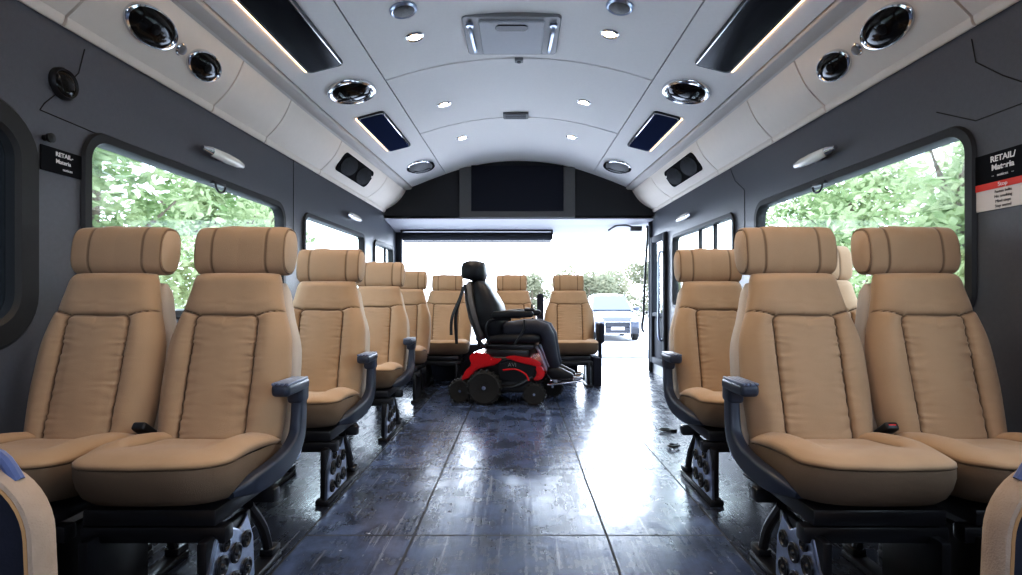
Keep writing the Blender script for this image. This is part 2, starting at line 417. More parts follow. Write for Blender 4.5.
    # rear corner filler above the end of the cove, behind the bulkhead
# roof skin added out of view to block light through every gap
mb = MB(); rings = []
for y in (Y0-0.02, Y1):
    o = [(-1.9*K(y), y, CZ+1.0), (-1.9*K(y), y, CZ+1.16), (-1.72*K(y), y, CZ+1.50), (-1.0*K(y), y, CZ+1.72), (0, y, CZ+1.86), (1.0*K(y), y, CZ+1.72), (1.72*K(y), y, CZ+1.50), (1.9*K(y), y, CZ+1.16), (1.9*K(y), y, CZ+1.0)]
    rings.append([(p[0]*1.0, p[1], p[2]) for p in o]+[(p[0]*1.02, p[1], p[2]+0.03) for p in reversed(o)])
mb.loft(rings); struct(mb.build('trim_7', M['bulk'], smooth=0))
# front wall with windscreen opening narrowed to cut light, unseen behind the viewer
mb = MB(); mb.box((0, Y0-0.03, 0.6), (3.8, 0.06, 1.2)); mb.box((0, Y0-0.03, 2.18), (3.8, 0.06, 0.92))
for sx in (-1, 1): mb.box((sx*1.6, Y0-0.03, 1.45), (0.6, 0.06, 0.52))
struct(mb.build('wall_front', M['wall'], smooth=0))

# bulkhead over the rear bench
def prof_at(y, shrink=0.0):
    pts = []
    for p in [(1.79, 1.0), (1.79, 1.085), (1.70, 1.235), (1.60, 1.368), (1.505, 1.41), (1.25, 1.472), (0.97, 1.54)]: pts.append((morph(p, y)[0], CZ+morph(p, y)[1]))
    for i in range(1, 20):
        x = 0.97-1.94*i/20; pts.append((x*K(y), CZ+vault(x)))
    for p in [(0.97, 1.54), (1.25, 1.472), (1.505, 1.41), (1.60, 1.368), (1.70, 1.235), (1.79, 1.085), (1.79, 1.0)]: pts.append((-morph(p, y)[0], CZ+morph(p, y)[1]))
    return pts
mb = MB(); pr = prof_at(YB)
mb.loft([[(p[0], YB, p[1]) for p in pr], [(p[0], YB+0.05, p[1]) for p in pr]])
struct(mb.build('wall_bulkhead', M['bulk'], smooth=0))
mb = MB()
xw = 1.66
mb.loft([[(-xw, YB+0.0, 1.905), (xw, YB+0.0, 1.905), (xw, YB+0.0, 1.94), (-xw, YB+0.0, 1.94)], [(-xw, YB+0.3, 1.875), (xw, YB+0.3, 1.875), (xw, YB+0.3, 1.95), (-xw, YB+0.3, 1.95)], [(-xw, Y1, 1.80), (xw, Y1, 1.80), (xw, Y1, 1.98), (-xw, Y1, 1.98)]])
struct(mb.build('trim_8', M['lintel'], smooth=0))
# outer rear header above the opening
mb = MB(); mb.loft([[(p[0]*1.0, y, p[1]) for p in prof_at(Y1)] for y in (Y1, Y1+0.05)]); struct(mb.build('trim_9', M['bulk'], smooth=0))
# rear corner posts and sill
for i, (x, wd, yp) in enumerate(((-1.625, 0.09, Y1-0.04), (1.665, 0.06, 7.06))):
    mb = MB(); mb.box((x, yp, 0.95), (wd, 0.09, 1.9), 0.02); struct(mb.build('trim_%d' % (10+i), M['blind']))

# tv in the bulkhead
tv = thing('television', 'flat black television in a grey surround in the arched bulkhead above the rear bench', 'television', T(-0.02, YB-0.001, CZ+1.32))
mb = MB(); mb.box((0, -0.02, -0.01), (1.42, 0.04, 0.62), 0.006)
mb.v = [(x, y, z if z < 0.2 else z) for x, y, z in mb.v]; mb.build('surround', M['tvframe'], tv)
mb = MB(); mb.box((0, -0.045, 0.035), (1.13, 0.02, 0.56), 0.006); mb.build('screen', M['screen'], tv)
# roller blind
bl = thing('roller_blind', 'dark rolled blind hanging across the top of the open rear end', 'blind', T(-0.56, Y1-0.14, 1.755))
mb = MB(); mb.cyl((-0.99, 0, 0), (0.99, 0, 0), 0.055, n=24); mb.build('roll', M['blind'], bl)
mb = MB(); mb.box((0, -0.01, 0.075), (2.02, 0.13, 0.02), 0.005); mb.build('cassette', M['black'], bl)
mb = MB(); mb.box((0, 0.04, -0.062), (1.98, 0.02, 0.02), 0.005); mb.build('bottom_bar', M['tvframe'], bl)
for sx in (-1, 1):
    mb = MB(); mb.box((sx*1.0, 0, 0.02), (0.02, 0.12, 0.12), 0.004); mb.build('bracket', M['black'], bl)

# ------------------------------------------------------------------ ceiling and cove fittings
def surfM(side, lat, h, y, tvec, off=0.0):
    bvec = Vector((-side*0.0143*lat, 1, 0)).normalized()
    n = Vector((-side*tvec[1], 0, -tvec[0])).normalized()     # tvec=(outward, drop)
    x = bvec.cross(n).normalized(); n = x.cross(bvec).normalized()
    ql = [morph((lat, h), yy) for yy in (y-0.25, y, y+0.25)]
    bvec = Vector((side*(ql[2][0]-ql[0][0]), 0.5, ql[2][1]-ql[0][1])).normalized(); x = bvec.cross(n).normalized(); n = x.cross(bvec).normalized()
    m = Matrix((x, bvec, n)).transposed().to_4x4(); m.translation = Vector((side*ql[1][0], y, CZ+ql[1][1]))+n*off
    return m
SIDE_T = (0.535, 0.13); COVE_T = (0.2, 0.29)
def on_side(side, lat, y, off=0.0):
    t = (lat-0.97)/0.535; return surfM(side, lat, 1.54-0.13*t, y, SIDE_T, off)
def on_cove(side, t, y, off=0.0):
    p = lerp(CREASE, (1.775, 1.105), t); return surfM(side, p[0], p[1], y, COVE_T, 0.020*math.sin(PI*t)+off)
SN = {-1: 'left', 1: 'right'}
def overhead_panel(side, y, ln, wd, lat, label):
    o = thing('overhead_screen', label, 'screen', on_side(side, lat, y), 'dark overhead screens')
    mb = MB(); mb.rr_slab(wd, ln, 0.04, -0.004, 0.016, 0.006); mb.build('bezel', M['black'], o)
    mb = MB(); mb.rr_slab(wd-0.035, ln-0.05, 0.03, 0.012, 0.020, 0.003); mb.build('screen', M['screenb' if y > 4 else 'screenl'], o)
    out = 1 if (o.matrix_world.to_3x3() @ Vector((1, 0, 0))).x*side > 0 else -1
    mb = MB(); mb.box((-out*(wd/2-0.012), 0, 0.017), (0.008, ln-0.08, 0.012), 0.002); mb.build('chrome_edge', M['chrome'], o)
    mb = MB(); mb.box((out*(wd/2+0.004), 0, 0.003), (0.012, ln-0.04, 0.012), 0.003); mb.build('light_strip', M['strip'], o)
    return o
def oval_vent(side, y, lat, rx, ry, label, dome='darkdome'):
    o = thing('oval_air_vent', label, 'vent', on_side(side, lat, y), 'oval ceiling vents')
    mb = MB(); mb.lathe([(1.0, -0.004), (1.0, 0.008), (0.96, 0.02), (0.88, 0.024), (0.80, 0.018), (0.76, 0.0)], 40, sx=rx, sy=ry); mb.build('rim', M['chrome'], o)
    mb = MB(); mb.lathe([(0.80, 0.0), (0.80, 0.012), (0.68, 0.03), (0.45, 0.045), (0.2, 0.052), (0.02, 0.053)], 40, sx=rx, sy=ry); mb.build('dome', M[dome], o)
    mb = MB(); mb.box((0, 0, 0.05), (rx*1.35, 0.012, 0.012), 0.004); mb.build('louvre', M['black'], o)
    return o
def cove_oval(side, y, t, ry, rx, label):
    o = thing('oval_speaker', label, 'speaker', on_cove(side, t, y), 'oval speakers on the cream cove panels')
    mb = MB(); mb.lathe([(1.0, -0.006), (1.0, 0.006), (0.97, 0.014), (0.90, 0.017), (0.86, 0.010), (0.84, -0.002)], 40, sx=rx, sy=ry); mb.build('rim', M['chrome'], o)
    mb = MB(); mb.lathe([(0.87, -0.002), (0.87, 0.006), (0.7, 0.016), (0.4, 0.024), (0.02, 0.027)], 40, sx=rx, sy=ry); mb.build('grille', M['darkdome'], o)
    mb = MB(); mb.lathe([(0.30, 0.018), (0.30, 0.030), (0.2, 0.036), (0.02, 0.038)], 24, sx=rx, sy=rx); mb.build('centre_cap', M['grille'], o)
    return o
for side in (-1, 1):
    s = SN[side]
    overhead_panel(side, 3.06, 1.0, 0.24, 1.255, 'long dark overhead screen nearest the viewer on the %s ceiling edge' % s)
    overhead_panel(side, 2.02, 1.0, 0.24, 1.255, 'dark overhead screen mostly cut off by the top frame edge, %s side' % s)
    overhead_panel(side, 4.95, 0.98, 0.23, 1.235, 'smaller dark overhead screen on the %s ceiling edge between two oval vents' % s)
    oval_vent(side, 3.98, 1.225, 0.17, 0.20, 'chrome rimmed oval vent between the two overhead screens on the %s' % s)
    oval_vent(side, 6.22, 1.19, 0.16, 0.24, 'grey oval vent on the %s just in front of the arched bulkhead' % s, 'greyd')
    cove_oval(side, 2.52, 0.48, 0.165, 0.084, 'larger dark oval speaker on the %s cove panel' % s)
    cove_oval(side, 2.93, 0.50, 0.135, 0.076, 'smaller dark oval speaker on the %s cove panel' % s)
    cove_oval(side, 2.06, 0.40, 0.10, 0.09, 'dark oval speaker half cut off at the top edge of the picture, %s cove' % s)
    o = thing('speaker_button', 'small round chrome button between two oval speakers on the %s cove' % s, 'button', on_cove(side, 0.50, 2.735), 'cove buttons')
    mb = MB(); mb.lathe([(0.032, -0.004), (0.032, 0.006), (0.026, 0.012)], 24); mb.build('rim', M['chrome'], o)
    mb = MB(); mb.lathe([(0.024, 0.008), (0.022, 0.018), (0.012, 0.024), (0.001, 0.025)], 24); mb.build('cap', M['grey'], o)
    o = thing('twin_speaker', 'black twin speaker grille at the far end of the %s cove' % s, 'speaker', on_cove(side, 0.46, 5.35), 'twin speakers')
    mb = MB(); mb.rr_slab(0.19, 0.82, 0.07, -0.008, 0.008, 0.004); mb.build('plate', M['matte'], o)
    for sy in (-1, 1):
        mb = MB(); mb.lathe([(0.088, 0.004), (0.088, 0.014), (0.06, 0.022), (0.02, 0.026)], 28, mtx=Matrix.Translation((0, sy*0.2, 0)), sy=2.0); mb.build('grille', M['grille'], o)
    for yy, t in ((3.3, 'nearer'), (5.7, 'farther')):
        o = thing('wall_lamp', 'slim white reading lamp above the windows on the %s wall, the %s one' % (s, t), 'lamp', wallM(side, yy, CZ+0.83), 'wall lamps above the windows')
        mb = MB(); mb.box((0, 0, 0.012), (0.10, 0.05, 0.03), 0.01); mb.build('bracket', M['chrome'], o)
        mb = MB()
        R = [[(x, w*math.cos(2*PI*j/16), 0.04+w*0.8*math.sin(2*PI*j/16)) for j in range(16)] for x, w in ((-0.21, 0.004), (-0.19, 0.018), (-0.12, 0.028), (0, 0.032), (0.12, 0.028), (0.19, 0.018), (0.21, 0.004))]
        mb.loft(R); mb.build('lens', M['lens'], o)
        e = 1 if (o.matrix_world.to_3x3() @ Vector((1, 0, 0))).y > 0 else -1
        mb = MB(); mb.cyl((-e*0.16, 0, 0.04), (-e*0.235, 0, 0.04), 0.027, 0.012, n=16); mb.build('end_cap', M['chrome'], o)
    # loop hook on the window top
    o = thing('coat_hook', 'small dark loop hook hanging at the top of the large %s window' % s, 'hook', wallM(side, 3.26, 1.545), 'loop hooks')
    mb = MB(); mb.tube([(0.05*math.cos(a), 0.03+0.035*math.sin(a), 0.03) for a in [PI*0.05-PI*1.1*i/12 for i in range(13)]], 0.006, n=8); mb.build('loop', M['black'], o)
    mb = MB(); mb.box((0, 0.045, 0.014), (0.13, 0.02, 0.03), 0.005); mb.build('mount', M['black'], o)

for side, x1, x2, x3 in ((-1, -0.66, -0.65, -0.61), (1, 0.575, 0.565, 0.565)):
    s = SN[side]
    def lampM(x, y):
        sl = -0.32*x/0.97**2; n = Vector((sl, 0, -1)).normalized(); b_ = Vector((0, 1, 0)); xx = b_.cross(n)
        m = Matrix((xx, b_, n)).transposed().to_4x4(); m.translation = (x*K(y), y, CZ+vault(x)); return m
    for (x, y), d in zip(((x1, 3.47), (x2, 4.68), (x3, 5.68)), ('nearest the viewer, beside the roof hatch', 'in the middle ceiling panel', 'nearest the bulkhead')):
        o = thing('downlight', 'small round warm downlight on the %s, %s' % (s, d), 'light', lampM(x, y), 'ceiling downlights')
        mb = MB(); mb.lathe([(0.060, -0.002), (0.060, 0.004), (0.052, 0.009), (0.038, 0.006), (0.036, -0.002)], 28); mb.build('trim_ring', M['chrome'], o)
        mb = MB(); mb.lathe([(0.037, 0.0), (0.036, 0.006), (0.001, 0.007)], 28); mb.build('lens', M['lamp'], o)
        ld = bpy.data.lights.new('warm_spot', 'SPOT'); ld.energy = 16; ld.color = (1, 0.82, 0.62); ld.spot_size = math.radians(125); ld.spot_blend = 0.8; ld.shadow_soft_size = 0.04
        lo = bpy.data.objects.new('warm_spot', ld); COL.objects.link(lo); lo.location = (x*K(y), y, CZ+vault(x)-0.03)
    o = thing('ceiling_speaker', 'round grey speaker grille on the %s of the roof hatch' % s, 'speaker', lampM(x1, 3.14), 'round ceiling speakers')
    mb = MB(); mb.lathe([(0.078, -0.002), (0.078, 0.010), (0.07, 0.018), (0.064, 0.014)], 32); mb.build('rim', M['steel'], o)
    mb = MB(); mb.lathe([(0.066, 0.010), (0.05, 0.022), (0.001, 0.026)], 32); mb.build('grille', M['greyd'], o)

for y, e in ((2.35, 16), (1.2, 14)):  # added warm fill spots above the view, without fixtures
    for sx in (-1, 1):
        ld = bpy.data.lights.new('warm_spot', 'SPOT'); ld.energy = e; ld.color = (1, 0.80, 0.58); ld.spot_size = math.radians(140); ld.spot_blend = 0.8; ld.shadow_soft_size = 0.06
        lo = bpy.data.objects.new('warm_spot', ld); COL.objects.link(lo); lo.location = (sx*0.62, y, CZ+1.60)
# roof hatch
def flatM(x, y): 
    m = Matrix(((1, 0, 0), (0, -1, 0), (0, 0, -1))).to_4x4(); m.translation = (x, y, CZ+vault(abs(x)+0.15)-0.002); return m
o = thing('roof_hatch', 'grey rectangular roof hatch with two side latches and a dark slot handle', 'hatch', flatM(-0.045, 3.58))
mb = MB(); mb.rr_slab(0.60, 0.52, 0.03, -0.03, 0.018, 0.006); mb.build('frame', M['grey'], o)
mb = MB(); mb.rr_slab(0.40, 0.44, 0.02, 0.014, 0.030, 0.005); mb.build('lid', M['lintel'], o)
mb = MB(); mb.rr_slab(0.20, 0.075, 0.03, 0.026, 0.036, 0.004, c=(0, 0.15)); mb.build('handle', M['black'], o)
for sx in (-1, 1):
    mb = MB(); mb.tube([(sx*0.245, -0.17, 0.02), (sx*0.245, -0.16, 0.04), (sx*0.25, 0.0, 0.045), (sx*0.255, 0.14, 0.04), (sx*0.255, 0.15, 0.02)], 0.011, n=8, smooth=3)
    mb.cyl((sx*0.255, 0.17, 0.016), (sx*0.255, 0.17, 0.035), 0.022, n=16); mb.build('latch', M['steel'], o)
o = thing('ceiling_sensor', 'tiny dark sensor on the ceiling seam behind the roof hatch', 'sensor', flatM(0, 3.97))
mb = MB(); mb.rr_slab(0.06, 0.05, 0.012, -0.02, 0.014, 0.004); mb.build('housing', M['grey'], o)
mb = MB(); mb.lathe([(0.016, 0.012), (0.014, 0.02), (0.001, 0.022)], 16); mb.build('eye', M['black'], o)
o = thing('ceiling_air_grille', 'small dark rectangular grille on the second ceiling seam', 'vent', flatM(-0.03, 5.16))
mb = MB(); mb.rr_slab(0.23, 0.15, 0.01, -0.02, 0.012, 0.004); mb.build('frame', M['greyd'], o)
for i in range(3):
    mb = MB(); mb.box((0, -0.045+0.045*i, 0.014), (0.19, 0.02, 0.006)); mb.build('slot', M['black'], o)

# black round speaker on the left wall, small catch by the near window
o = thing('round_wall_speaker', 'black glossy round speaker on the upper left wall above the small sign', 'speaker', wallM(-1, 2.2, CZ+0.845))
mb = MB(); mb.lathe([(0.062, -0.002), (0.062, 0.012), (0.055, 0.022), (0.05, 0.016)], 32); mb.build('rim', M['black'], o)
mb = MB(); mb.lathe([(0.053, 0.012), (0.046, 0.019), (0.03, 0.024), (0.001, 0.026)], 32); mb.build('dome', M['darkdome'], o)
o = thing('wall_catch', 'tiny black catch on the left wall beside the near dark window', 'catch', wallM(-1, 2.12, CZ+0.61))
mb = MB(); mb.lathe([(0.012, 0), (0.012, 0.014), (0.018, 0.02), (0.018, 0.03), (0.001, 0.034)], 20); mb.build('cap', M['black'], o)

# thin dark panel joints on the walls
def joint(side, pts, i):
    mb = MB(); mb.tube([(wallx(y, side)-side*0.000, y, CZ+h) for y, h in pts], 0.0022, n=6)
    struct(mb.build('trim_%d' % i, M['seamline']))
joint(-1, [(2.31, 1.03), (2.28, 0.92), (2.215, 0.84), (2.12, 0.74), (2.10, 0.71), (2.40, 0.70)], 12)
joint(-1, [(4.32, 1.08), (4.32, 0.30)], 13)
joint(1, [(2.22, 1.03), (2.20, 0.93), (2.08, 0.83), (1.98, 0.76)], 14)
joint(1, [(2.40, 0.80), (2.20, 0.70), (1.95, 0.70)], 15)
joint(1, [(4.6, 1.08), (4.5, 0.95), (4.32, 0.84), (4.32, 0.30)], 16)

# signs with writing
def text_mesh(body, size, mtx, m, parent, name='lettering', bold=0.0, width=1.0):
    cu = bpy.data.curves.new('t', 'FONT'); cu.body = body; cu.size = size; cu.align_x = 'CENTER'; cu.align_y = 'CENTER'; cu.extrude = 0.0006; cu.offset = bold
    o = bpy.data.objects.new('t', cu); COL.objects.link(o)
    ev = o.evaluated_get(bpy.context.evaluated_depsgraph_get()); me = bpy.data.meshes.new_from_object(ev)
    bpy.data.objects.remove(o)
    me.materials.clear(); me.materials.append(m)
    me.transform(mtx @ Matrix.Diagonal((width, 1, 1, 1)))
    return link(name, me, parent)
o = thing('wall_sign', 'small black sign with three lines of white writing on the left wall', 'sign', wallM(-1, 2.20, CZ+0.535, 0.001))
mb = MB(); mb.rr_slab(0.20, 0.095, 0.003, 0, 0.004, 0.001); mb.build('plate', M['signblack'], o)
text_mesh('RETAIL-', 0.024, Matrix.Translation((0.005, 0.026, 0.0046)), M['ink'], o, bold=0.0006)
text_mesh('Materia', 0.023, Matrix.Translation((0.0, -0.001, 0.0046)), M['ink'], o, bold=0.0004)
text_mesh('notices', 0.016, Matrix.Translation((0.02, -0.028, 0.0046)), M['ink'], o)
o = thing('wall_poster', 'black, red and white notice on the right wall beside the large window', 'sign', wallM(1, 2.075, CZ+0.445, 0.001))
mb = MB(); mb.rr_slab(0.24, 0.215, 0.003, 0, 0.003, 0.001); mb.build('sheet', M['signwhite'], o)
mb = MB(); mb.box((0, 0.052, 0.0035), (0.24, 0.112, 0.003)); mb.build('black_header', M['signblack'], o)
mb = MB(); mb.box((0, -0.016, 0.0036), (0.24, 0.026, 0.003)); mb.build('red_band', M['signred'], o)
text_mesh('RETAIL/', 0.031, Matrix.Translation((0.0, 0.082, 0.0056)), M['ink'], o, bold=0.0008)
text_mesh('Materia', 0.031, Matrix.Translation((0.0, 0.050, 0.0056)), M['ink'], o, bold=0.0008)
text_mesh('~   notices   ~', 0.016, Matrix.Translation((0.0, 0.020, 0.0056)), M['ink'], o)
text_mesh('Stop', 0.022, Matrix.Translation((0.0, -0.016, 0.0056)), M['ink'], o)
for i, tx in enumerate(('Fasten belts', 'No smoking', 'Mind steps', 'Stay seated')):
    text_mesh(tx, 0.015, Matrix.Translation((0.0, -0.042-0.018*i, 0.0036)), M['inkb'], o)

# ------------------------------------------------------------------ passenger seat
def sstep(a, c, x):
    t = min(max((x-a)/(c-a), 0), 1); return t*t*(3-2*t)
def backrest_mesh():
    L, B0 = 0.625, Vector((0, 0.435, 0.405)); up = Vector((0, 0.235, 0.972)).normalized(); fr = Vector((0, -up.z, up.y))
    NF, NB, NV = 96, 26, 120
    mb = MB(); rings = []; seam = []
    for iv in range(NV+1):
        v = iv/NV
        w = 0.210+0.016*math.sin(PI*min(v/0.75, 1))-0.050*sstep(0.55, 1.0, v)
        e = 1.0
        if v > 0.93: q = (v-0.93)/0.07; e = math.sqrt(max(1-q*q*0.92, 0.02)); w *= 1-0.10*(1-e)
        if v < 0.05: q = 1-v/0.05; e = math.sqrt(max(1-q*q*0.9, 0.03))
        t = (0.075-0.015*v)*e
        s = v*L; ring = []; sm = []
        for i in range(NF+1):
            u = -1+2*i/NF; x = w*u
            base = t*(1-abs(u)**4)**0.5
            # seam field: insert panel + yoke lines
            P, top, r = 0.112, 0.73*L, 0.025
            qx = abs(x)-P+r; qz = s-top+r
            sd = math.hypot(max(qx, 0), max(qz, 0))+min(max(qx, qz), 0)-r
            d = abs(sd)
            zz = 0.735*L+(abs(x)-P)*0.30
            if abs(x) > P-0.008: d = min(d, abs(s-zz)*0.96)
            g = math.exp(-(d/0.006)**2)
            bulge = 0
            if sd < 0: bulge = 0.012*(1-(x/P)**2)*sstep(0, 0.06, -sd+0.01)
            elif s < zz: bulge = 0.016*math.sin(PI*min(max((abs(x)-P)/(w-P), 0), 1))
            else: bulge = 0.006*sstep(0, 0.05, s-zz)
            nz = noise.noise(Vector((x*9+3, s*30, 1)))
            wr = 0.0062*math.exp(-abs(sd)/0.028)*math.sin(s*150+nz*5+math.copysign(1.3, x))*(1 if sd < 0 else 0.35)*(0.4+0.6*abs(nz)*2)
            wr += 0.002*noise.noise(Vector((x*14, s*14, 4)))
            h = base+(bulge-0.011*g+wr)*(1-abs(u)**8)*min(e, 1)
            ring.append(B0+up*s+fr*h+Vector((x, 0, 0))); sm.append(math.exp(-(d/0.0032)**2) if abs(u) < 0.995 else 0)
        for i in range(1, NB):
            u = 1-2*i/NB
            h = -(0.055-0.012*v)*e*(1-abs(u)**6)**0.5
            ring.append(B0+up*s+fr*h+Vector((w*u, 0, 0))); sm.append(0)
        rings.append(ring); seam += sm
    mb.loft(rings); mb.seam = dict(enumerate(seam))
    return mb.build('backrest', M['tan'], mesh_only=True, smooth=60)
def shell_mesh():
    B0 = Vector((0, 0.475, 0.40)); up = Vector((0, 0.235, 0.972)).normalized(); fr = Vector((0, -up.z, up.y)); L = 0.60
    mb = MB(); rings = []
    for iv in range(25):
        v = iv/24; w = 0.215+0.014*math.sin(PI*min(v/0.75, 1))-0.052*sstep(0.55, 1.0, v)
        e = 1.0
        if v > 0.9: q = (v-0.9)/0.1; e = math.sqrt(max(1-q*q*0.95, 0.02)); w *= 1-0.10*(1-e)
        ring = []
        for j in range(40):
            a = 2*PI*j/40; c, s_ = math.cos(a), math.sin(a)
            ring.append(B0+up*(v*L)+fr*((0.040 if s_ > 0 else 0.060)*e*math.copysign(abs(s_)**0.5, s_)-0.02)+Vector((w*math.copysign(abs(c)**0.35, c), 0, 0)))
        rings.append(ring)
    mb.loft(rings); return mb.build('back_shell', M['shell'], mesh_only=True, smooth=50)
def headrest_mesh():
    mb = MB(); rings = []; seam = []; c = Vector((0, 0.632, 1.103)); H = 0.168
    xs = [-H+2*H*i/72 for i in range(73)]
    def ring(x, k):
        R = []
        for j in range(48):
            a = 2*PI*j/48; ca, sa = math.cos(a), math.sin(a)
            yy = 0.068*math.copysign(abs(ca)**0.72, ca); zz = 0.094*math.copysign(abs(sa)**0.72, sa)
            R.append(c+Vector((x, yy*k+0.012*(zz/0.094), zz*k+0.003*noise.noise(Vector((x*16, a*2, 2))))))
        return R
    rings.append(ring(-H+0.004, 0.86)); seam += [0]*48
    for x in xs:
        e = (abs(x)/H); k = 1-0.05*e**4
        g = math.exp(-((abs(x)-0.100)/0.004)**2); ed = math.exp(-((abs(x)-H)/0.004)**2)
        k += -0.035*g+0.02*math.sin(PI*min(abs(x)/0.100, 1))*(1 if abs(x) < 0.100 else 0)
        if abs(x) > 0.160: k *= 1-0.06*((abs(x)-0.160)/0.008)**2
        rings.append(ring(x, k)); seam += [max(g*0.85, ed*0.8)]*48
    rings.append(ring(H-0.004, 0.86)); seam += [0]*48
    mb.loft(rings); mb.seam = dict(enumerate(seam)); return mb.build('headrest', M['tan'], mesh_only=True, smooth=55)
def endcap_mesh(sx):
    c = Vector((sx*0.1675, 0.632, 1.103)); mb = MB()
    def ring(x, k):
        R = []
        for j in range(40):
            a = 2*PI*j/40; ca, sa = math.cos(a), math.sin(a)
            yy = 0.068*math.copysign(abs(ca)**0.72, ca)*k; zz = 0.094*math.copysign(abs(sa)**0.72, sa)*k
            R.append(c+Vector((x*sx, yy+0.012*(zz/0.094), zz)))
        return R
    mb.loft([ring(-0.01, 0.84), ring(0.002, 0.84), ring(0.007, 0.70), ring(0.010, 0.4), ring(0.011, 0.05)])
    return mb.build('end_cap', M['tan_pale'], mesh_only=True, smooth=50)
def cushion_outline(k=1.0, n=128):
    pts = []
    for j in range(n):
        a = 2*PI*j/n; c, s_ = math.cos(a), math.sin(a)
        x = 0.220*math.copysign(abs(c)**0.42, c); y = 0.262*math.copysign(abs(s_)**0.42, s_)
        # front edge bows forward
        if y < 0: y -= 0.022*(1-(x/0.225)**2)
        x *= 1.0-0.04*(y/0.262)*0.5
        pts.append((x*k, y*k))
    return pts
def cushion_meshes():
    yc = 0.265; n = 128
    def topz(x, y):
        bol = sstep(0.10, 0.165, abs(x))*sstep(-0.20, -0.06, y)
        g = math.exp(-((abs(x)-0.118)/0.007)**2)*sstep(-0.16, -0.08, y)
        rear = -0.025*sstep(0.0, 0.25, y)
        return 0.452+0.026*bol-0.008*g+rear+0.010*sstep(-0.05, -0.2, y)*1+0.0025*noise.noise(Vector((x*13, y*13, 7))), g
    mb = MB(); seam = []; rings = []
    for i in range(1, 35):
        k = i/34; R = []
        edge = (k**6)
        for x, y in cushion_outline(k):
            z, g = topz(x, y); z -= 0.020*edge+0.010*(k**14)
            R.append((x, y+yc, z)); seam.append(math.exp(-((abs(x)-0.118)/0.004)**2)*sstep(-0.16, -0.08, y)*0.8)
        rings.append(R)
    rings.append([(x*1.006, y*1.006+yc, 0.415+(topz(x, y)[0]-0.452)*0.6) for x, y in cushion_outline()]); seam += [1.0]*n
    mb.loft(rings, cap1=True); mb.seam = dict(enumerate(seam)); mb.v = [(x, y, z+0.036*(1-y/0.45)) for x, y, z in mb.v]
    top = mb.build('cushion', M['tan'], mesh_only=True, smooth=60)
    mb = MB(); rings = []
    for z, k in ((0.412, 0.995), (0.405, 1.003), (0.385, 1.012), (0.355, 1.0), (0.33, 0.965), (0.312, 0.90), (0.305, 0.80)):
        R = []
        for j, (x, y) in enumerate(cushion_outline()):
            zz = z+(topz(x, y)[0]-0.452)*0.6*max((z-0.33)/0.08, 0)
            wr = 0.004*noise.noise(Vector((x*11, y*11, z*18)))
            R.append((x*(k+wr), y*(k+wr)+yc+0.02*(0.41-z)/0.1, zz))
        rings.append(R)
    mb.loft(rings); mb.v = [(x, y, z+0.036*(1-y/0.45)) for x, y, z in mb.v]; skirt = mb.build('cushion_skirt', M['tan_shaded'], mesh_only=True, smooth=60)
    return top, skirt
ME = dict(back=backrest_mesh(), shell=shell_mesh(), head=headrest_mesh(), capl=endcap_mesh(-1), capr=endcap_mesh(1))
ME['cush'], ME['skirt'] = cushion_meshes()
def bar_loft(mb, pts, hw, hh):
    P = [Vector(p) for p in pts]; rings = []
    for i, p in enumerate(P):
        t = (P[min(i+1, len(P)-1)]-P[max(i-1, 0)]).normalized(); a = Vector((1, 0, 0)); b_ = t.cross(a).normalized()
        h = hh[i] if isinstance(hh, list) else hh
        rings.append([p+a*q[0]+b_*q[1] for q in rrect(hw, h, min(hw, h)*0.6, 4)])
    mb.loft(rings)
def catmull(P, k=6):
    P = [Vector(p) for p in P]; Q = []
    for i in range(len(P)-1):
        p0 = P[max(i-1, 0)]; p1 = P[i]; p2 = P[i+1]; p3 = P[min(i+2, len(P)-1)]
        for s in range(k):
            t = s/k; Q.append(0.5*((2*p1)+(p2-p0)*t+(2*p0-5*p1+4*p2-p3)*t*t+(3*p1-p0-3*p2+p3)*t**3))
    return Q+[P[-1]]
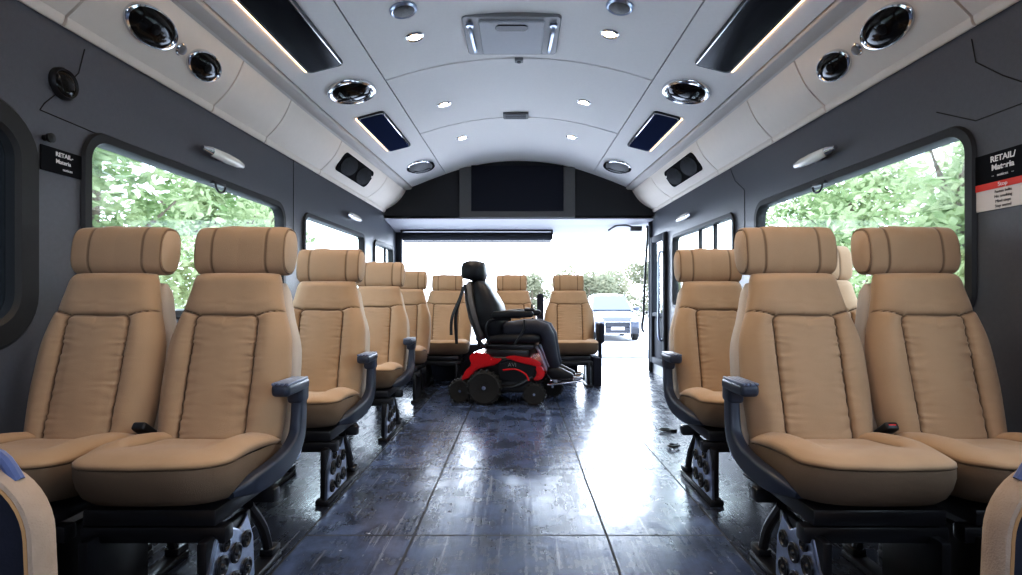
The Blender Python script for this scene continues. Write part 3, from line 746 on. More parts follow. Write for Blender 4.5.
def aisle_meshes(s):
    r = {}
    mb = MB()
    path = catmull([(s*0.268, 0.46, 0.60), (s*0.268, 0.455, 0.50), (s*0.267, 0.435, 0.435), (s*0.262, 0.37, 0.390), (s*0.252, 0.27, 0.368), (s*0.232, 0.17, 0.356), (s*0.190, 0.12, 0.345)], 6)
    n = len(path); bar_loft(mb, path, 0.020, [(0.027+0.010*math.sin(PI*i/n))*(1-0.6*sstep(0.72, 1.0, i/n)) for i in range(n)])
    r['arm'] = mb.build('armrest', M['arm'], mesh_only=True)
    mb = MB(); mb.box((s*0.264, 0.40, 0.620), (0.062, 0.19, 0.044), 0.016, 4); mb.box((s*0.264, 0.46, 0.590), (0.056, 0.075, 0.07), 0.015, 3)
    r['pad'] = mb.build('arm_pad', M['arm'], mesh_only=True)
    mb = MB()
    for i in range(4): mb.box((s*(0.264-0.0225+0.015*i), 0.395, 0.640), (0.013, 0.175, 0.010), 0.004)
    r['ridge'] = mb.build('pad_top', M['pad'], mesh_only=True)
    mb = MB(); mb.lathe([(0.001, -0.012), (0.040, -0.012), (0.046, 0), (0.040, 0.014), (0.015, 0.018), (0.001, 0.018)], 24, mtx=Matrix.Translation((s*0.250, 0.455, 0.395)) @ Matrix.Rotation(s*PI/2, 4, 'Y'))
    mb.tube([(s*0.25, 0.44, 0.40), (s*0.255, 0.40, 0.415), (s*0.255, 0.37, 0.40)], 0.012, n=8, smooth=3)
    r['hinge'] = mb.build('recliner_hinge', M['steel'], mesh_only=True)
    # pedestal side plate with pressed shapes
    mb = MB(); x = s*0.185
    out = [(0.02, 0.025), (0.30, 0.025), (0.29, 0.16), (0.25, 0.245), (0.20, 0.215), (0.13, 0.25), (0.07, 0.235), (0.03, 0.15)]
    mb.loft([[(x-s*0.01, p[0], p[1]) for p in out], [(x, p[0], p[1]) for p in out], [(x+s*0.004, 0.155+(p[0]-0.155)*0.95, 0.13+(p[1]-0.13)*0.95) for p in out]])
    r['plate'] = mb.build('side_plate', M['steel'], mesh_only=True, smooth=25)
    mb = MB(); rnd = random.Random(3)
    rot = Matrix.Rotation(s*PI/2, 4, 'Y')
    for yy, zz, rr in ((0.08, 0.07, 0.028), (0.16, 0.07, 0.034), (0.235, 0.08, 0.03), (0.09, 0.15, 0.032), (0.17, 0.155, 0.03), (0.235, 0.17, 0.026), (0.11, 0.205, 0.02)):
        mb.lathe([(rr, 0.0), (rr, 0.006), (rr*0.75, 0.009), (rr*0.6, 0.004), (rr*0.3, 0.004), (rr*0.2, 0.01), (0.001, 0.011)], 18, mtx=Matrix.Translation((x+s*0.004, yy, zz)) @ rot)
    r['boss'] = mb.build('pressed_boss', M['frame'], mesh_only=True)
    return r
AM = {-1: aisle_meshes(-1), 1: aisle_meshes(1)}
mb = MB(); mb.box((0, 0.26, 0.30), (0.38, 0.40, 0.05), 0.01); mb.box((0, 0.10, 0.245), (0.42, 0.05, 0.05), 0.01); mb.box((0, 0.42, 0.245), (0.42, 0.05, 0.05), 0.01)
ME['base'] = mb.build('base_frame', M['frame'], mesh_only=True)
def leg_me(sx):
    mb = MB()
    mb.box((sx*0.165, 0.16, 0.135), (0.03, 0.26, 0.22), 0.008)
    mb.tube([(sx*0.165, 0.30, 0.25), (sx*0.165, 0.40, 0.14), (sx*0.165, 0.45, 0.03)], 0.017, n=8, smooth=4)
    mb.box((sx*0.165, 0.25, 0.012), (0.06, 0.48, 0.024), 0.006)
    mb.box((sx*0.165, 0.46, 0.035), (0.05, 0.07, 0.03), 0.008)
    return mb.build('leg', M['frame'], mesh_only=True)
ME['leg-1'], ME['leg1'] = leg_me(-1), leg_me(1)
def buckle_mesh(s):
    mb = MB(); m_ = Matrix.Rotation(math.radians(-35), 4, 'X')
    mb.box((s*0.222, 0.40, 0.470), (0.045, 0.085, 0.028), 0.008, 3, mtx=m_)
    mb.tube([(s*0.222, 0.43, 0.45), (s*0.23, 0.48, 0.42), (s*0.23, 0.50, 0.40)], 0.012, n=8)
    return mb.build('belt_buckle', M['black'], mesh_only=True)
def button_mesh(s):
    mb = MB(); mb.box((s*0.222, 0.372, 0.492), (0.028, 0.014, 0.008), 0.002, 2, mtx=Matrix.Rotation(math.radians(-35), 4, 'X'))
    return mb.build('release_button', M['red'], mesh_only=True)
BK = {s: buckle_mesh(s) for s in (-1, 1)}; BB = {s: button_mesh(s) for s in (-1, 1)}

def seat(x, y, label, aisle=0, buckle=0, rz=0.0, group='tan passenger seats', red=False, wide=1.0):
    o = thing('passenger_seat', label, 'seat', T(x, y, 0, rz), group)
    link('base_frame', ME['base'], o)
    for sx in (-1, 1):
        lg = link('leg', ME['leg%d' % sx], o)
        if aisle == sx:
            pl = link('side_plate', AM[aisle]['plate'], lg); 
            link('pressed_boss', AM[aisle]['boss'], lg)
    cu = link('cushion', ME['cush'], o); sk = link('cushion_skirt', ME['skirt'], o)
    link('back_shell', ME['shell'], o); link('backrest', ME['back'], o)
    for ch in o.children:
        if ch.name.split('.')[0] in ('cushion', 'cushion_skirt', 'back_shell', 'backrest'): ch.scale.x = wide
    h = link('headrest', ME['head'], o); link('end_cap', ME['capl'], h); link('end_cap', ME['capr'], h)
    if aisle:
        a = link('armrest', AM[aisle]['arm'], o); link('arm_pad', AM[aisle]['pad'], a); link('pad_top', AM[aisle]['ridge'], a)
        link('recliner_hinge', AM[aisle]['hinge'], o)
    if buckle:
        bk = link('belt_buckle', BK[buckle], o); bk['label'] = 'black seat belt buckle'
        if red: link('release_button', BB[buckle], bk)
    return o
R1 = 1.52
seat(-1.045, R1, 'tan seat in the nearest left pair, aisle side with armrest', 1)
seat(-1.505, R1, 'tan seat in the nearest left pair, against the big window', 0, 1)
seat(1.02, R1, 'tan seat in the nearest right pair, aisle side with armrest', -1)
seat(1.48, R1, 'tan seat in the nearest right pair, against the big window', 0, -1, red=True)
seat(-1.04, R1+0.95, 'tan seat of the second row on the left of the aisle', 1)
seat(1.045, R1+0.95, 'tan seat of the second row on the right of the aisle', -1)
seat(1.53, R1+0.76, 'tan seat mostly hidden between the two headrests of the nearest right pair', 0)
seat(-1.04, R1+2.06, 'tan seat of the third row on the left of the aisle', 1)
seat(-1.09, R1+3.40, 'tan seat of the fourth row on the left, beside the rear bench', 0)
BN = R1+4.28
for x, l in ((-0.82, 'tan rear seat behind the back of the black wheelchair'), (-0.085, 'tan rear seat partly hidden by the wheelchair armrest, middle of the rear row'), (0.565, 'tan rear seat at the right end of the rear row by the open exit')):
    seat(x, BN, l, 0, group='tan rear row seats', wide=1.24)
# dark boxes and dividers of the rear row
def rear_box(x, w, h, y, d, label, name='storage_box'):
    mb = MB(); mb.box((0, 0, h/2), (w, d, h), 0.012)
    o = mb.build(name, M['navy']); o.location = (x, y, 0.0); tag(o, label, 'box'); return o
rear_box(0.825, 0.085, 0.30, BN+0.30, 0.42, 'dark upright box under the right end of the rear row')
rear_box(-0.46, 2.26, 0.40, BN+0.64, 0.14, 'long dark plinth standing behind the legs of the rear row', 'bench_plinth')  # added dark panel, widened to block light showing under the seats
for x, l in ((-0.45, 'dark padded divider between the left and middle rear seats'), (0.24, 'dark padded divider between the middle and right rear seats'), (0.89, 'dark padded divider on the exit side of the right rear seat')):
    z0, z1 = (0.44, 0.98) if x < 0.5 else (0.44, 0.66)
    mb = MB(); mb.box((0, 0, (z0+z1)/2), (0.075 if x < 0.5 else 0.06, 0.10 if x < 0.5 else 0.3, z1-z0), 0.03, 4)
    mb.box((0, 0.0, z0/2), (0.04, 0.04, z0+0.05), 0.005)
    o = mb.build('seat_divider', M['navy']); o.location = (x, BN+0.52 if x < 0.5 else BN+0.36, 0); tag(o, l, 'divider', 'dark dividers of the rear row')
# fold-down jump seats at the near corners, seen from behind
def jump_seat(s):
    o = thing('jump_seat', 'low tan seat back with dark rear pocket cut off at the bottom %s corner' % SN[s], 'seat', T(s*0.985, 0.90, 0), 'jump seats at the near corners')
    def ring(off, y, lean=0.0):
        R = []
        for px, pz in rrect(0.235-off, 0.30-off, max(0.12-off, 0.02), 10):
            t = (pz+0.30)/0.6; R.append((px*(1.06-0.12*t), y+0.0*t, 0.36+pz))
        return R
    mb = MB(); mb.loft([ring(0.03, 0.028), ring(0.006, 0.024), ring(0, 0.012), ring(0.0, -0.012), ring(0.006, -0.022), ring(0.012, -0.024), ring(0.016, -0.016)]); mb.build('backrest', M['rimfab'], o)
    mb = MB(); mb.loft([ring(0.012, -0.016), ring(0.013, -0.024), ring(0.017, -0.026), ring(0.020, -0.018)], ); mb.build('piping', M['orange'], o)
    mb = MB(); mb.loft([ring(0.018, -0.016), ring(0.020, -0.022), ring(0.05, -0.026)]); mb.build('rear_pocket', M['navy'], o)
    mb = MB(); mb.tube([(-s*0.06, 0.0, 0.645), (-s*0.10, 0.0, 0.672), (-s*0.15, 0.0, 0.668), (-s*0.18, 0.0, 0.628)], 0.010, n=10, smooth=4); mb.build('handle', M['blueplastic'], o)
    mb = MB(); mb.box((0, 0.06, 0.30), (0.30, 0.06, 0.32), 0.025, 4); mb.build('folded_cushion', M['tan'], o)
    mb = MB(); mb.box((0, 0.02, 0.06), (0.34, 0.22, 0.12), 0.01); mb.build('base', M['frame'], o)
jump_seat(-1); jump_seat(1)

# ------------------------------------------------------------------ power wheelchair (local +X is forward, +Y far side)
wc = thing('power_wheelchair', 'black and red power wheelchair with tall headrest facing right in the aisle', 'wheelchair', T(-0.045, 5.10, 0, math.radians(-9)))
def wheel(name, x, y, r, w, hub='steel', parent=wc, spokes=6):
    t = MB(); m_ = Matrix.Translation((x, y, r)) @ Matrix.Rotation(PI/2, 4, 'X')
    t.lathe([(r*0.62, -w/2*0.8), (r*0.85, -w/2), (r*0.97, -w/2*0.7), (r, 0), (r*0.97, w/2*0.7), (r*0.85, w/2), (r*0.62, w/2*0.8)], 36, mtx=m_)
    for k in range(18):
        a = 2*PI*k/18
        t.box((x+(r-0.004)*math.cos(a), y, r+(r-0.004)*math.sin(a)), (0.020, w*0.9, 0.022), 0.003, 1, mtx=Matrix.Rotation(-a+PI/2, 4, 'Y'))
    t.v = [(a, b_, max(c, 0.001)) for a, b_, c in t.v]
    wo = t.build(name, M['tyre'], parent)
    h = MB(); h.lathe([(0.001, -w*0.40), (r*0.2, -w*0.42), (r*0.22, -w*0.2), (r*0.22, w*0.2), (r*0.2, w*0.42), (0.001, w*0.4)], 20, mtx=m_)
    for k in range(spokes):
        a = 2*PI*k/spokes; h.box((x+r*0.42*math.cos(a), y, r+r*0.42*math.sin(a)), (r*0.46, w*0.35, r*0.12), 0.003, 1, mtx=Matrix.Rotation(-a, 4, 'Y'))
    h.build('hub', M['frame'], wo)
    h = MB(); h.lathe([(0.001, w*0.42), (r*0.10, w*0.42), (r*0.12, w*0.49), (0.001, w*0.52)], 16, mtx=m_)
    h.lathe([(0.001, -w*0.42), (r*0.10, -w*0.42), (r*0.12, -w*0.49), (0.001, -w*0.52)], 16, mtx=m_); h.build('axle_cap', M[hub], wo)
for y in (-0.27, 0.27): wheel('drive_wheel', -0.215, y, 0.150, 0.075)
for y in (-0.20, 0.20): wheel('rear_caster', -0.45, y, 0.105, 0.05, spokes=4)
wheel('front_caster', 0.215, -0.22, 0.095, 0.05, spokes=4); wheel('front_caster', 0.33, 0.24, 0.095, 0.05, spokes=4)
# chassis
mb = MB()
mb.box((-0.08, 0, 0.155), (0.62, 0.36, 0.12), 0.03, 3); mb.box((-0.05, 0, 0.31), (0.46, 0.36, 0.24), 0.05, 4); mb.box((-0.03, 0, 0.44), (0.40, 0.34, 0.10), 0.03, 3)
for y in (-0.22, 0.22):
    mb.tube([(-0.20, y*0.85, 0.16), (0.02, y*0.95, 0.15), (0.20, y, 0.24)], 0.02, n=10, smooth=4)
    mb.tube([(-0.22, y*0.8, 0.20), (-0.38, y*0.8, 0.21), (-0.45, y*0.75, 0.215)], 0.018, n=10, smooth=4)
mb.build('chassis', M['frame'], wc)
for x, y in ((0.215, -0.22), (0.33, 0.24)):
    mb = MB(); mb.tube([(x, y, 0.095), (x+0.01, y+0.04, 0.12), (x+0.02, y+0.035, 0.19), (x+0.02, y, 0.22), (x, y*0.7, 0.24), (x-0.16, y*0.6, 0.22)], 0.013, n=8, smooth=3); mb.build('caster_fork', M['frame'], wc)
for y in (-0.20, 0.20):
    mb = MB(); mb.tube([(-0.45, y, 0.105), (-0.46, y*0.82, 0.13), (-0.45, y*0.8, 0.21)], 0.012, n=8, smooth=3); mb.build('caster_fork', M['frame'], wc)
# red shrouds
def shroud(side_pts, y0, y1, name='shroud', m='chairred', bev=0.012):
    b = bmesh.new(); vs = [b.verts.new((p[0], y0, p[1])) for p in side_pts]; f = b.faces.new(vs)
    r = bmesh.ops.extrude_face_region(b, geom=[f]); bmesh.ops.translate(b, vec=(0, y1-y0, 0), verts=[e for e in r['geom'] if isinstance(e, bmesh.types.BMVert)])
    bmesh.ops.recalc_face_normals(b, faces=b.faces)
    bmesh.ops.bevel(b, geom=b.edges[:], offset=bev, segments=2, affect='EDGES')
    q = MB(); q.bm(b); return q.build(name, M[m], wc)
shroud([(-0.44, 0.20), (-0.36, 0.22), (-0.30, 0.30), (-0.12, 0.345), (-0.06, 0.40), (-0.16, 0.40), (-0.20, 0.44), (-0.32, 0.455), (-0.37, 0.41), (-0.34, 0.34), (-0.40, 0.29)], -0.235, 0.235)
shroud([(0.06, 0.37), (0.25, 0.33), (0.29, 0.36), (0.20, 0.405), (0.02, 0.43), (-0.05, 0.41)], -0.23, 0.23)
shroud([(0.20, 0.215), (0.27, 0.215), (0.315, 0.27), (0.27, 0.35), (0.22, 0.33), (0.24, 0.27)], -0.24, 0.24)
shroud([(-0.10, 0.20), (0.20, 0.19), (0.23, 0.28), (0.24, 0.35), (0.02, 0.40), (-0.10, 0.37)], -0.222, 0.222, 'body_cover', 'leather', 0.02)
mb = MB(); mb.tube([(-0.06, -0.235, 0.30), (0.05, -0.24, 0.31), (0.14, -0.24, 0.27), (0.17, -0.24, 0.21)], 0.009, n=8, smooth=5); mb.build('red_stripe', M['chairred'], wc)
text_mesh('AVI', 0.05, Matrix.Translation((0.02, -0.2235, 0.345)) @ Matrix.Rotation(PI/2, 4, 'X'), M['inkg'], wc, 'emblem')
# seat column, seat, back
mb = MB(); mb.box((-0.12, 0, 0.42), (0.16, 0.18, 0.16), 0.02); mb.box((-0.02, 0, 0.50), (0.46, 0.36, 0.05), 0.015)
mb.build('seat_column', M['frame'], wc)
def pill(path, radii, name, m, parent=wc, sq=0.6, n=24):
    """closed loft along path in xz with (half-depth, half-width) radii"""
    P = [Vector(p) for p in path]; q = MB(); rings = []
    for i, p in enumerate(P):
        t = (P[min(i+1, len(P)-1)]-P[max(i-1, 0)]).normalized(); b_ = Vector((0, 1, 0)); a = t.cross(b_).normalized()
        ra, rb = radii[i]
        rings.append([p+a*ra*math.copysign(abs(math.cos(2*PI*j/n))**sq, math.cos(2*PI*j/n))+b_*rb*math.copysign(abs(math.sin(2*PI*j/n))**sq, math.sin(2*PI*j/n)) for j in range(n)])
    q.loft(rings); return q.build(name, M[m], parent, smooth=60)
pill([(-0.20, 0, 0.565), (-0.18, 0, 0.565), (0.0, 0, 0.57), (0.20, 0, 0.575), (0.25, 0, 0.57), (0.265, 0, 0.565)], [(0.02, 0.15), (0.05, 0.22), (0.055, 0.23), (0.05, 0.23), (0.035, 0.2), (0.01, 0.16)], 'seat_cushion', 'leather')
pill([(-0.145, 0, 0.56), (-0.15, 0, 0.58), (-0.185, 0, 0.70), (-0.225, 0, 0.84), (-0.275, 0, 0.98), (-0.31, 0, 1.06), (-0.325, 0, 1.085)], [(0.03, 0.15), (0.085, 0.20), (0.118, 0.23), (0.120, 0.23), (0.085, 0.21), (0.05, 0.17), (0.012, 0.12)], 'backrest', 'leather')
pill([(-0.26, 0, 0.56), (-0.28, 0, 0.60), (-0.335, 0, 0.76), (-0.375, 0, 0.92), (-0.395, 0, 1.04), (-0.39, 0, 1.08)], [(0.03, 0.14), (0.055, 0.19), (0.060, 0.21), (0.052, 0.21), (0.04, 0.18), (0.01, 0.12)], 'back_shell', 'greyd')
for z, dz in ((0.93, 0.0), (0.78, 0.0)):
    mb = MB(); x = -0.17 if z > 0.9 else -0.10
    mb.tube([(x-0.03, -0.16, z+0.03), (x+0.005, -0.08, z), (x+0.012, 0, z-0.01), (x+0.005, 0.08, z), (x-0.03, 0.16, z+0.03)], 0.008, n=8, smooth=4); mb.build('back_seam', M['black'], wc)
pill([(-0.375, 0, 1.085), (-0.37, 0, 1.095), (-0.37, 0, 1.13), (-0.372, 0, 1.20), (-0.375, 0, 1.25), (-0.375, 0, 1.268)], [(0.06, 0.09), (0.095, 0.13), (0.112, 0.15), (0.112, 0.15), (0.095, 0.13), (0.05, 0.08)], 'headrest', 'leather', sq=0.7)
mb = MB(); mb.box((-0.37, 0, 1.06), (0.04, 0.06, 0.12), 0.01); mb.build('headrest_post', M['frame'], wc)
mb = MB()
for y in (-0.20, 0.20): mb.tube([(-0.22, y, 0.50), (-0.28, y, 0.56), (-0.36, y, 0.80), (-0.405, y, 1.0), (-0.41, y, 1.05)], 0.013, n=8, smooth=4)
mb.tube([(-0.42, -0.2, 1.02), (-0.42, 0.2, 1.02)], 0.012, n=8); mb.build('back_cane', M['frame'], wc)
for y, dx, dz in ((-0.21, -0.10, 0.60), (-0.19, -0.055, 0.52)):
    mb = MB()
    P = catmull([(-0.42, y, 1.03), (-0.45, y-0.01, 0.93), (-0.46+dx*0.6, y-0.015, 0.76), (-0.43+dx, y-0.01, dz)], 5)
    mb.loft([[p+Vector((-0.012, 0, 0)), p+Vector((0.014, -0.004, 0)), p+Vector((0.014, 0.006, 0)), p+Vector((-0.012, 0.008, 0))] for p in P]); mb.build('hanging_strap', M['black'], wc)
for y in (-0.27, 0.27):
    mb = MB(); mb.tube([(-0.18, y*0.9, 0.52), (-0.20, y, 0.64), (-0.16, y, 0.735), (0.02, y, 0.745)], 0.013, n=8, smooth=4)
    mb.tube([(0.135, y, 0.74), (0.13, y, 0.66), (0.05, y*0.95, 0.53)], 0.010, n=8, smooth=4); ar = mb.build('armrest_frame', M['frame'], wc)
    pill([(-0.15, y, 0.775), (-0.13, y, 0.78), (0.0, y, 0.79), (0.14, y, 0.79), (0.20, y, 0.79), (0.215, y, 0.785)], [(0.015, 0.02), (0.032, 0.042), (0.036, 0.045), (0.03, 0.042), (0.026, 0.036), (0.01, 0.015)], 'arm_pad', 'leather', ar)
mb = MB(); mb.box((0.18, -0.27, 0.83), (0.09, 0.06, 0.025), 0.01, 3); mb.tube([(0.2, -0.27, 0.84), (0.2, -0.27, 0.875)], 0.006, n=8); mb.build('joystick', M['black'], wc)
# trousered legs and boots by their look, built as leg supports, one per side
for y in (-0.105, 0.105):
    pill([(-0.08, y, 0.625), (-0.04, y, 0.635), (0.10, y, 0.655), (0.22, y, 0.665), (0.285, y, 0.645), (0.315, y, 0.59), (0.335, y, 0.50), (0.36, y, 0.40), (0.385, y, 0.33), (0.39, y, 0.30)],
         [(0.05, 0.06), (0.082, 0.088), (0.080, 0.088), (0.074, 0.082), (0.072, 0.078), (0.068, 0.07), (0.062, 0.064), (0.052, 0.056), (0.045, 0.05), (0.02, 0.03)], 'trouser_leg_support', 'denim', sq=0.85)
    pill([(0.325, y, 0.255), (0.335, y, 0.265), (0.385, y, 0.275), (0.44, y, 0.262), (0.495, y, 0.25), (0.535, y, 0.245), (0.55, y, 0.24)],
         [(0.02, 0.03), (0.052, 0.046), (0.066, 0.05), (0.050, 0.05), (0.036, 0.047), (0.024, 0.04), (0.008, 0.02)], 'boot_foot_pad', 'leather', sq=0.8)
    mb = MB(); mb.box((0.47, y, 0.190), (0.30, 0.15, 0.018), 0.006, mtx=Matrix.Rotation(math.radians(-8), 4, 'Y')); mb.box((0.585, y, 0.235), (0.085, 0.14, 0.035), 0.012, 3, mtx=Matrix.Rotation(math.radians(-10), 4, 'Y'))
    fp = mb.build('footplate', M['chrome'], wc)
    mb = MB(); mb.tube([(0.22, y, 0.50), (0.27, y, 0.40), (0.33, y, 0.25), (0.40, y, 0.19)], 0.014, n=8, smooth=4); mb.build('footrest_hanger', M['steel'], wc)

# ------------------------------------------------------------------ rear exit details
o = thing('grab_rail', 'dark curved vertical grab rail at the right edge of the open rear end', 'rail', T(1.585, 7.16, 0))
mb = MB(); mb.tube([(0.06, 0.02, 1.86), (0.055, 0, 1.70), (0.03, -0.02, 1.35), (0.01, -0.03, 1.0), (0.0, -0.03, 0.72), (-0.015, -0.01, 0.56), (0.02, 0.05, 0.50)], 0.016, n=10, smooth=6); mb.build('rail', M['black'], o)
for z in (1.55, 0.75):
    mb = MB(); mb.box((0.045, 0.06, z), (0.03, 0.16, 0.03), 0.006); mb.build('bracket', M['black'], o)
o = thing('door_closer_arm', 'dark folded closer arm under the ceiling at the rear right corner', 'door closer', T(1.36, YB+0.32, 1.83))
mb = MB(); mb.tube([(-0.20, 0.05, -0.02), (-0.10, 0.0, 0.035), (0.04, -0.04, 0.03), (0.16, -0.06, -0.02)], 0.012, n=8, smooth=5); mb.build('arm', M['tvframe'], o)
mb = MB(); mb.box((0.14, -0.05, -0.01), (0.14, 0.08, 0.06), 0.01); mb.build('housing', M['tvframe'], o)
# bits of broken trim on the floor at the right of the aisle
for x, y, a, l in ((1.02, 3.87, 0.2, 'small dark clip lying on the floor by the second right seat, farther one'), (0.955, 3.46, 1.0, 'small dark wire loop lying on the floor by the second right seat, nearer one')):
    o = thing('floor_clip', l, 'clip', T(x, y, 0.0, a))
    mb = MB(); mb.tube([(0.05*math.cos(t), 0.03*math.sin(t), 0.008+0.012*math.sin(t*0.5)) for t in [PI*1.6*i/12 for i in range(13)]], 0.007, n=8); mb.build('loop', M['black'], o)
    mb = MB(); mb.box((0.05, 0.0, 0.009), (0.05, 0.018, 0.018), 0.004); mb.build('tab', M['black'], o)

# ------------------------------------------------------------------ outdoors
GZ = -0.62
mb = MB(); mb.box((0, 40, GZ-0.05), (160, 160, 0.1)); struct(mb.build('ground', M['ground'], smooth=0))
mb = MB(); mb.loft([[(x, y, z) for x, y in ((2.1, 14.6), (4.2, 14.4), (6.0, 14.8), (6.4, 16.3), (4.6, 16.8), (2.6, 16.5))] for z in (GZ+0.002, GZ+0.03)])
gv = mb.build('gravel', M['gravel'], smooth=0); gv['kind'] = 'stuff'; tag(gv, 'patch of loose grey gravel on the pale ground in front of the parked car', 'gravel')
car = thing('car', 'blue grey car parked outside behind the open rear end, facing the viewer', 'car', T(3.55, 20.2, GZ))
mb = MB(); rings = []
def csec(y, w, z0, z1, n=28, sq=0.45):
    return [(w*math.copysign(abs(math.cos(2*PI*j/n))**sq, math.cos(2*PI*j/n)), y, (z0+z1)/2+(z1-z0)/2*math.copysign(abs(math.sin(2*PI*j/n))**sq, math.sin(2*PI*j/n))) for j in range(n)]
for y, w, z0, z1 in ((0, 0.70, 0.42, 0.72), (0.05, 0.80, 0.30, 0.88), (0.25, 0.88, 0.26, 0.98), (0.9, 0.92, 0.26, 1.08), (1.3, 0.92, 0.26, 1.12), (2.5, 0.92, 0.26, 1.14), (3.8, 0.90, 0.26, 1.14), (4.2, 0.84, 0.3, 1.08), (4.3, 0.7, 0.45, 0.95)): rings.append(csec(y, w, z0, z1))
mb.loft(rings); mb.build('body', M['carpaint'], car, smooth=40)
mb = MB(); rings = []
for y, w, z1 in ((1.15, 0.82, 1.10), (1.55, 0.76, 1.42), (1.95, 0.70, 1.68), (2.3, 0.68, 1.74), (3.2, 0.68, 1.74), (3.7, 0.68, 1.62), (4.1, 0.74, 1.15)): rings.append(csec(y, w, 1.0, z1, sq=0.4))
mb.loft(rings); mb.build('cabin', M['carpaint'], car, smooth=40)
mb = MB(); mb.add([(-0.72, 1.14, 1.13), (0.72, 1.14, 1.13), (0.62, 1.86, 1.67), (-0.62, 1.86, 1.67), (-0.72, 1.20, 1.11), (0.72, 1.20, 1.11), (0.62, 1.92, 1.65), (-0.62, 1.92, 1.65)], [(0, 1, 2, 3), (4, 5, 6, 7), (0, 1, 5, 4), (2, 3, 7, 6), (1, 2, 6, 5), (0, 3, 7, 4)]); mb.build('windscreen', M['carglass'], car, smooth=0)
mb = MB(); mb.box((0, 0.02, 0.62), (0.85, 0.10, 0.24), 0.03, 3)
mb.build('grille', M['cardark'], car)
mb = MB(); mb.box((0, 0.0, 0.40), (1.60, 0.16, 0.22), 0.05, 3); mb.build('bumper', M['cardark'], car)
mb = MB(); mb.box((0, -0.09, 0.48), (0.48, 0.02, 0.11), 0.005); mb.build('number_plate', M['signwhite'], car)
mb = MB(); mb.box((0, -0.06, 0.72), (0.95, 0.05, 0.03), 0.01); mb.box((0, -0.06, 0.30), (0.95, 0.05, 0.03), 0.01)
for sx in (-1, 1): mb.box((sx*0.46, -0.06, 0.51), (0.03, 0.05, 0.44), 0.01)
mb.build('bull_bar', M['chrome'], car)
for sx in (-1, 1):
    mb = MB(); mb.ellipsoid((sx*0.62, 0.10, 0.76), (0.19, 0.12, 0.085)); mb.build('headlight', M['lens'], car)
    mb = MB(); mb.ellipsoid((sx*0.98, 1.35, 1.18), (0.12, 0.07, 0.08)); mb.box((sx*0.88, 1.36, 1.13), (0.12, 0.04, 0.03)); mb.build('wing_mirror', M['carpaint'], car)
    for y in (0.85, 3.5):
        mb = MB(); m_ = Matrix.Translation((sx*0.80, y, 0.34)) @ Matrix.Rotation(PI/2, 4, 'Y')
        mb.lathe([(0.001, -0.09), (0.20, -0.10), (0.30, -0.11), (0.34, -0.08), (0.34, 0.08), (0.30, 0.11), (0.20, 0.10), (0.001, 0.09)], 28, mtx=m_); mb.build('wheel', M['tyre'], car)

def crown_mesh(seed, rx, rz, zc, n, size, m, low=0.0):
    rnd = random.Random(seed); mb = MB(); blobs = []
    for i in range(16):
        a = rnd.uniform(0, 2*PI); rr = rnd.uniform(0, 0.72); zz = rnd.uniform(-0.8, 0.75)
        blobs.append((rx*rr*math.cos(a), rx*rr*math.sin(a), zc+rz*zz, rnd.uniform(0.28, 0.5)*rx*(1-0.35*abs(zz))))
    V, F = [], []
    for k in range(n):
        bx_, by, bz, br = blobs[k % len(blobs)]
        d = Vector((rnd.gauss(0, 1), rnd.gauss(0, 1), rnd.gauss(0, 1))).normalized()*br*rnd.uniform(0.55, 1.08)
        c = Vector((bx_, by, bz))+d
        if c.z < low: continue
        u = Vector((rnd.gauss(0, 1), rnd.gauss(0, 1), rnd.gauss(0, 0.6))).normalized(); w = u.orthogonal().normalized()
        w = (Matrix.Rotation(rnd.uniform(0, 6.28), 3, u) @ w)
        s = size*rnd.uniform(0.6, 1.3); o_ = len(V)
        V += [c-u*s, c+w*s*0.45, c+u*s, c-w*s*0.45]; F.append((o_, o_+1, o_+2, o_+3))
    mb.add(V, F)
    me = bpy.data.meshes.new('foliage'); me.from_pydata([tuple(v) for v in mb.v], [], mb.f); me.materials.append(M[m]); return me
def trunk_mesh(seed, h, r):
    rnd = random.Random(seed); mb = MB()
    mb.tube([(0, 0, -0.05), (rnd.uniform(-.1, .1), rnd.uniform(-.1, .1), h*0.4), (rnd.uniform(-.2, .2), rnd.uniform(-.2, .2), h)], [r, r*0.9, r*0.8, r*0.6, r*0.4], n=10, smooth=4)
    for k in range(5):
        a = rnd.uniform(0, 6.28); z = h*rnd.uniform(0.35, 0.8); l = rnd.uniform(0.7, 1.4)
        mb.tube([(0, 0, z), (l*0.5*math.cos(a), l*0.5*math.sin(a), z+l*0.4), (l*math.cos(a), l*math.sin(a), z+l*0.9)], [r*0.4, r*0.3, r*0.15], n=7, smooth=3)
    return mb.build('trunk', M['bark'], mesh_only=True)
CR = [crown_mesh(10+i, 2.2, 2.1, 2.7, 5200, 0.105, 'leaf', 0.15) for i in range(3)]
TK = [trunk_mesh(30+i, 3.6, 0.13) for i in range(3)]
CP = [crown_mesh(50+i, 2.2, 1.7, 1.9, 5000, 0.14, 'leafhaze', 0.05) for i in range(2)]
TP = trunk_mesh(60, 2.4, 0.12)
rnd = random.Random(5)
def tree(x, y, s, i, label, group, pale=False):
    o = thing('tree', label, 'tree', T(x, y, GZ, rnd.uniform(0, 6.28)) @ Matrix.Scale(s, 4), group)
    link('foliage', (CP if pale else CR)[i % (2 if pale else 3)], o); link('trunk', TP if pale else TK[i % 3], o)
for i, (x, y, s) in enumerate(((-6.2, 4.2, 0.95), (-6.9, 9.0, 1.05), (-10.8, 6.2, 1.1), (-8.0, 14.2, 1.1), (-12.6, 11.6, 1.2), (-9.8, 20.0, 1.25), (-17.8, 9.0, 1.4), (-12.0, 26.6, 1.3))):
    tree(x, y, s, i, 'leafy green tree outside the windows of the left wall', 'trees outside the left windows')
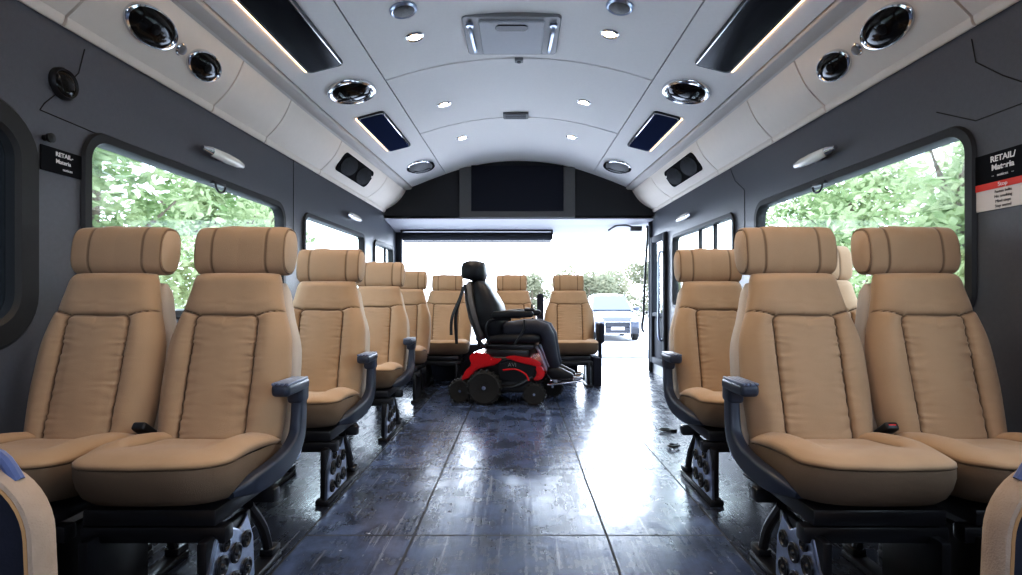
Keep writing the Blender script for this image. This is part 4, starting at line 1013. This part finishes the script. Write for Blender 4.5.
for i, (x, y, s) in enumerate(((6.2, 4.0, 0.95), (6.9, 8.8, 1.05), (10.8, 6.0, 1.1), (8.4, 14.0, 1.1), (12.8, 11.4, 1.2), (10.6, 20.0, 1.2), (17.8, 8.8, 1.4))):
    tree(x, y, s, i+1, 'leafy green tree outside the windows of the right wall', 'trees outside the right windows')
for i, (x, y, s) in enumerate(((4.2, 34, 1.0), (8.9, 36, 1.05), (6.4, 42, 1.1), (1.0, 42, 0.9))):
    tree(x, y, s, i, 'pale haze-coloured tree in the distance behind the parked car', 'pale trees behind the car', True)

# ------------------------------------------------------------------ light, camera
w = bpy.data.worlds.new('sky'); sc.world = w; w.use_nodes = True
nt = w.node_tree; bg = nt.nodes['Background']
tc = nt.nodes.new('ShaderNodeTexCoord'); sp = nt.nodes.new('ShaderNodeSeparateXYZ'); nt.links.new(tc.outputs['Generated'], sp.inputs[0])
rp = nt.nodes.new('ShaderNodeValToRGB'); nt.links.new(sp.outputs[2], rp.inputs['Fac'])
rp.color_ramp.elements[0].position = 0.0; rp.color_ramp.elements[0].color = (0.85, 0.93, 1.10, 1)
rp.color_ramp.elements[1].position = 0.7; rp.color_ramp.elements[1].color = (0.76, 0.89, 1.13, 1)
nt.links.new(rp.outputs['Color'], bg.inputs['Color']); bg.inputs['Strength'].default_value = 4.0
sd = bpy.data.lights.new('sun', 'SUN'); sd.energy = 5.0; sd.angle = math.radians(50); sd.color = (0.74, 0.86, 1.0)
so = bpy.data.objects.new('sun', sd); COL.objects.link(so); so.rotation_euler = (math.radians(-72), 0, 0)

cd = bpy.data.cameras.new('camera'); cam = bpy.data.objects.new('camera', cd); COL.objects.link(cam)
cam.location = (0, 0, CZ); cam.rotation_euler = (PI/2, 0, 0)
cd.sensor_width = 36; cd.lens = 560/1022*36; cd.shift_x = -8/1022; cd.shift_y = 11.5/1022; cd.clip_start = 0.05; cd.clip_end = 300
sc.camera = cam
sc.view_settings.view_transform = 'Standard'; sc.view_settings.look = 'None'
sc.view_settings.use_curve_mapping = True
cm = sc.view_settings.curve_mapping; cu = cm.curves[3]
for px, py in ((0.02, 0.014), (0.10, 0.10), (0.35, 0.42), (0.65, 0.77)): cu.points.new(px, py)
cm.update()
sc.view_settings.exposure = 0.85
